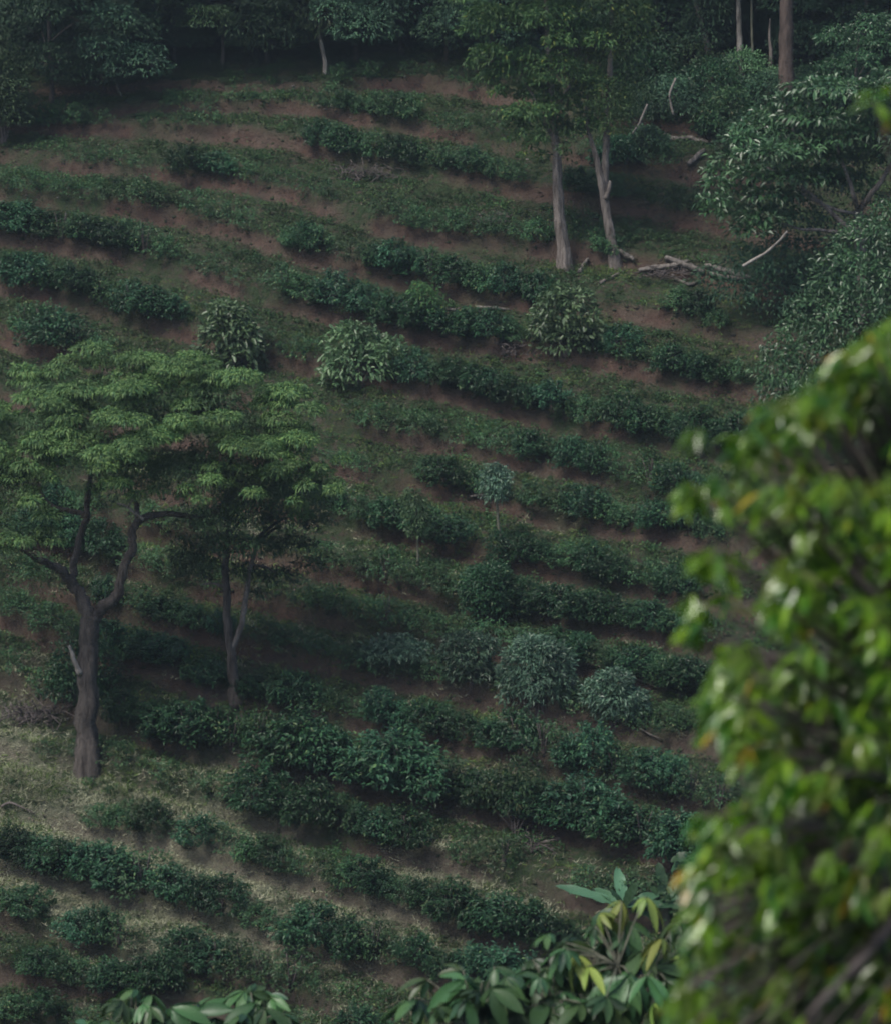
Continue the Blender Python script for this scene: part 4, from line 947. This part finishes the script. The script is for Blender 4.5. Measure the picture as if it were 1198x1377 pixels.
cen = [(625,1318,58,0,0),(650,1350,60,0,-.3),(690,1312,62,0,.2),(735,1300,60,0,.3),(742,1340,66,0,-.2),(700,1362,60,0,-.4),(665,1300,40,0,.3),(760,1268,46,0,.3),(790,1300,32,1,0),(772,1284,34,1,.1),
       (806,1228,36,1,.3),(835,1212,30,1,.4),(868,1206,36,1,.4),(890,1262,34,1,0),(910,1290,44,1,.1),(862,1278,52,0,.2),(820,1262,44,0,.3),(845,1310,60,0,-.2),(885,1332,56,0,-.4),(878,1350,42,1,-.5),(820,1345,58,0,-.2),(780,1345,62,0,0),(930,1320,56,0,.3),
       (905,1370,60,0,.2),(850,1385,66,0,0),(790,1385,60,0,0),(730,1390,66,0,-.2),(650,1400,70,0,0),(800,1245,30,0,.2),(840,1240,40,0,.5),(915,1240,36,0,.6),(770,1318,40,0,.6),(955,1350,60,0,.3),(700,1335,44,0,.5),(765,1375,44,1,-.3),(950,1270,40,0,.8),(716,1290,36,0,.4),(880,1300,44,0,.6),(600,1350,40,0,0),(960,1385,60,0,.3)]
cen += [(c[0]+r.normal()*34, c[1]+abs(r.normal())*26, c[2]*(.55+.4*r.random()), 0, c[4]+r.normal()*.4) for c in cen for _ in range(4) if not c[3] and c[1] > 1230]
palm_tree(36, 800, 'palmate-leaved tree with green and yellow leaves filling the lower right', cen, [(680,1400),(740,1350),(830,1300),(880,1310),(790,1380),(920,1380),(640,1380)], 3)
cen = [(165,1345,44,0,0),(190,1362,46,1,.1),(205,1338,34,0,.2),(230,1355,48,0,-.1),(262,1362,50,0,0),(290,1368,46,0,.1),(330,1332,36,0,.2),(350,1330,38,0,.3),(345,1350,50,0,-.1),(375,1362,46,0,0),(395,1372,44,0,.2),(150,1375,50,0,0),(320,1372,50,0,0),(240,1385,60,0,0),(200,1392,60,0,0),(370,1392,60,0,0),(185,1330,30,0,.3),(410,1380,36,0,.2)]
cen += [(c[0]+r.normal()*18, c[1]+abs(r.normal())*16, c[2]*.8, 0, c[4]+r.normal()*.4) for c in cen for _ in range(3) if not c[3]]
palm_tree(42, 270, 'palmate-leaved treetop just showing along the bottom edge at left', cen, [(180,1400),(240,1400),(345,1385),(300,1410)], 4)

# ------------------------------------------------------------------ mango tree close by on the right
DM = 14.0
q = np.array([P(1420, 900, DM)[0], P(1420, 900, DM)[1], 0]); q[2] = H(q[0], q[1])[0]
mg = empty('mango_tree', q, 'bright yellow-green mango tree, close and blurred along the right edge', 'tree')
ctr = P(1400, 960, DM)
add(mg, 'trunk', [tube([q-np.array([0,0,.3]), (q*.5+ctr*.5)+np.array([.1,0,0]), ctr], [.2,.16,.10], 12, .04, 4, 1)], M['bark_dark'])
T_MANGO = (np.array([[0,.06,0],[0,0,-.01],[0,-.06,0],[.2,.38,.015],[.2,0,-.02],[.2,-.38,.015],[.5,.5,.02],[.5,0,-.025],[.5,-.5,.02],[.8,.32,.01],[.8,0,-.02],[.8,-.32,.01],[1,.02,0],[1,0,0],[1,-.02,0]], float),
           [np.array([[a, a+3, a+4, a+1] for a in (0,1,3,4,6,7,9,10)])])
r = np.random.default_rng(123)
# outline of the crown seen from the terrace path: left limit for each height
edge_v = [400, 440, 480, 520, 545, 560, 600, 640, 660, 690, 720, 760, 800, 860, 900, 940, 980, 1020, 1060, 1100, 1140, 1180, 1230, 1280, 1330, 1377, 1500]
edge_u = [1230, 1160, 1120, 1130, 1040, 985, 950, 945, 905, 925, 990, 975, 945, 925, 925, 985, 985, 975, 965, 945, 975, 950, 930, 925, 925, 915, 930]
wh = []
tries = 0
while len(wh) < 1120 and tries < 40000:
    tries += 1
    v = r.uniform(430, 1480) if len(wh) < 820 or len(wh) > 900 else r.uniform(1080, 1400); eu = np.interp(v, edge_v, edge_u) + 18*math.sin(v*.11)*math.sin(v*.037+1) + 22*math.sin(v*.031)
    u = eu - 4 + (r.random()**1.2)*((1250 if len(wh) < 720 or 820 <= len(wh) <= 900 or len(wh) >= 1000 else 1640)-eu)
    # dark gap under the top spray
    if 575 < v < 645 and 1095 < u < 1190: continue
    if u < eu+110 and vnoise(u, v, .016, 77) < (.40 if v < 1050 else .25): continue
    if len(wh) < 1000 and vnoise(u, v, .019, 33) < .30 and r.random() < .8: continue
    depth = DM + r.normal()*.55 + (u-eu)/400.*r.normal()*.5
    if r.random() < .4: depth += .5+r.random()
    if len(wh) >= 1000: depth = DM+1.2+r.random(); u = u + 30
    wh.append((u, v, depth))
wh += [(1176, 135, DM-.2), (925, 672, DM), (1195, 160, DM+.2), (1200, 120, DM+.1), (960, 640, DM), (1010, 575, DM), (1150, 470, DM), (1165, 500, DM-.3), (1190, 455, DM)]
LV = []
tw = []
for j, (u, v, dd) in enumerate(wh):
    c = P(u, v, dd); n = int(r.integers(10, 15)) if j < 1120 else 5
    az = r.random()*6.28 + np.arange(n)*2.4
    outw = norm(c-ctr+np.array([0, -.2, .2]))
    D = np.stack([np.cos(az)*.8, np.sin(az)*.8, -.35-.75*r.random(n)], 1) + outw*.35
    N = np.array([0, 0, 1.]) + r.normal(size=(n, 3))*.35 + D*.4
    L = .113*(.6+.65*r.random(n)); 
    for i in range(n): LV.append((c+r.normal(size=3)*.02, D[i], N[i], L[i], u, v, dd))
    tw.append(tube([ctr*.25+c*.75+np.array([0, 0, -.08]), ctr*.08+c*.92, c], [.008, .006, .005], 4, sub=1))
    if j % 30 == 0: tw.append(tube([ctr, ctr*.5+c*.5+np.array([0, 0, -.1]), ctr*.15+c*.85], [.05, .03, .012], 6, sub=3))
add(mg, 'twigs', tw, M['twig'])['kind'] = 'stuff'
vis = [i for i, l in enumerate(LV) if l[4] < 1215 and -10 < l[5] < 1390]
vis.sort(key=lambda i: LV[i][6]); single = set(vis[:290])
for wi in range(len(LV)-60, len(LV)): pass
mango_leaf_me = []
for k in range(8):
    V, Fs = leaves(T_MANGO, np.zeros((1, 3)), np.array([[1., 0, 0]]), np.array([[0, 0, 1.]]), 1.0, .32, 0)
    V = V.copy(); V[:, 2] -= (.10+.06*k)*V[:, 0]**2
    mango_leaf_me.append(mesh_from('leaf', V, Fs, M['mango'], True))
from mathutils import Matrix
for i in single:
    c, D, N, L, u, v, dd = LV[i]
    Dn = norm(D); S = norm(np.cross(N, Dn)); U = np.cross(Dn, S)
    mt = Matrix(((Dn[0]*L, S[0]*L, U[0]*L, c[0]-q[0]), (Dn[1]*L, S[1]*L, U[1]*L, c[1]-q[1]), (Dn[2]*L, S[2]*L, U[2]*L, c[2]-q[2]), (0, 0, 0, 1)))
    lf = link('leaf', mango_leaf_me[i % 8], mg); lf.matrix_local = mt
o_ = [l for i, l in enumerate(LV) if i not in single]
V, Fs = leaves(T_MANGO, np.array([l[0] for l in o_]), np.array([l[1] for l in o_]), np.array([l[2] for l in o_]), np.array([l[3] for l in o_]), np.array([l[3] for l in o_])*.32, .25)
fo = link('foliage', mesh_from('foliage', V-q, Fs, M['mango'], True), mg); fo['kind'] = 'stuff'

# ------------------------------------------------------------------ haze lying in the valley
hz = bpy.data.materials.new('haze'); hz.use_nodes = True; n = hz.node_tree; n.nodes.clear()
pv = n.nodes.new('ShaderNodeVolumePrincipled'); ou = n.nodes.new('ShaderNodeOutputMaterial'); n.links.new(pv.outputs[0], ou.inputs['Volume'])
pv.inputs['Color'].default_value = (.66, .82, 1.0, 1); pv.inputs['Density'].default_value = .00025
zlo, zhi = float(zf.min())-1, max(float(zf.max()), 30)+25
bx = np.array([(x, y, z) for x in (-170, 170) for y in (-40, 310) for z in (zlo, zhi)], float)
fc = np.array([(0,1,3,2),(4,6,7,5),(0,4,5,1),(2,3,7,6),(0,2,6,4),(1,5,7,3)])
tag(link('haze', mesh_from('haze', bx, [fc], hz)), 'thin bluish haze in the valley air', 'haze', kind='stuff')
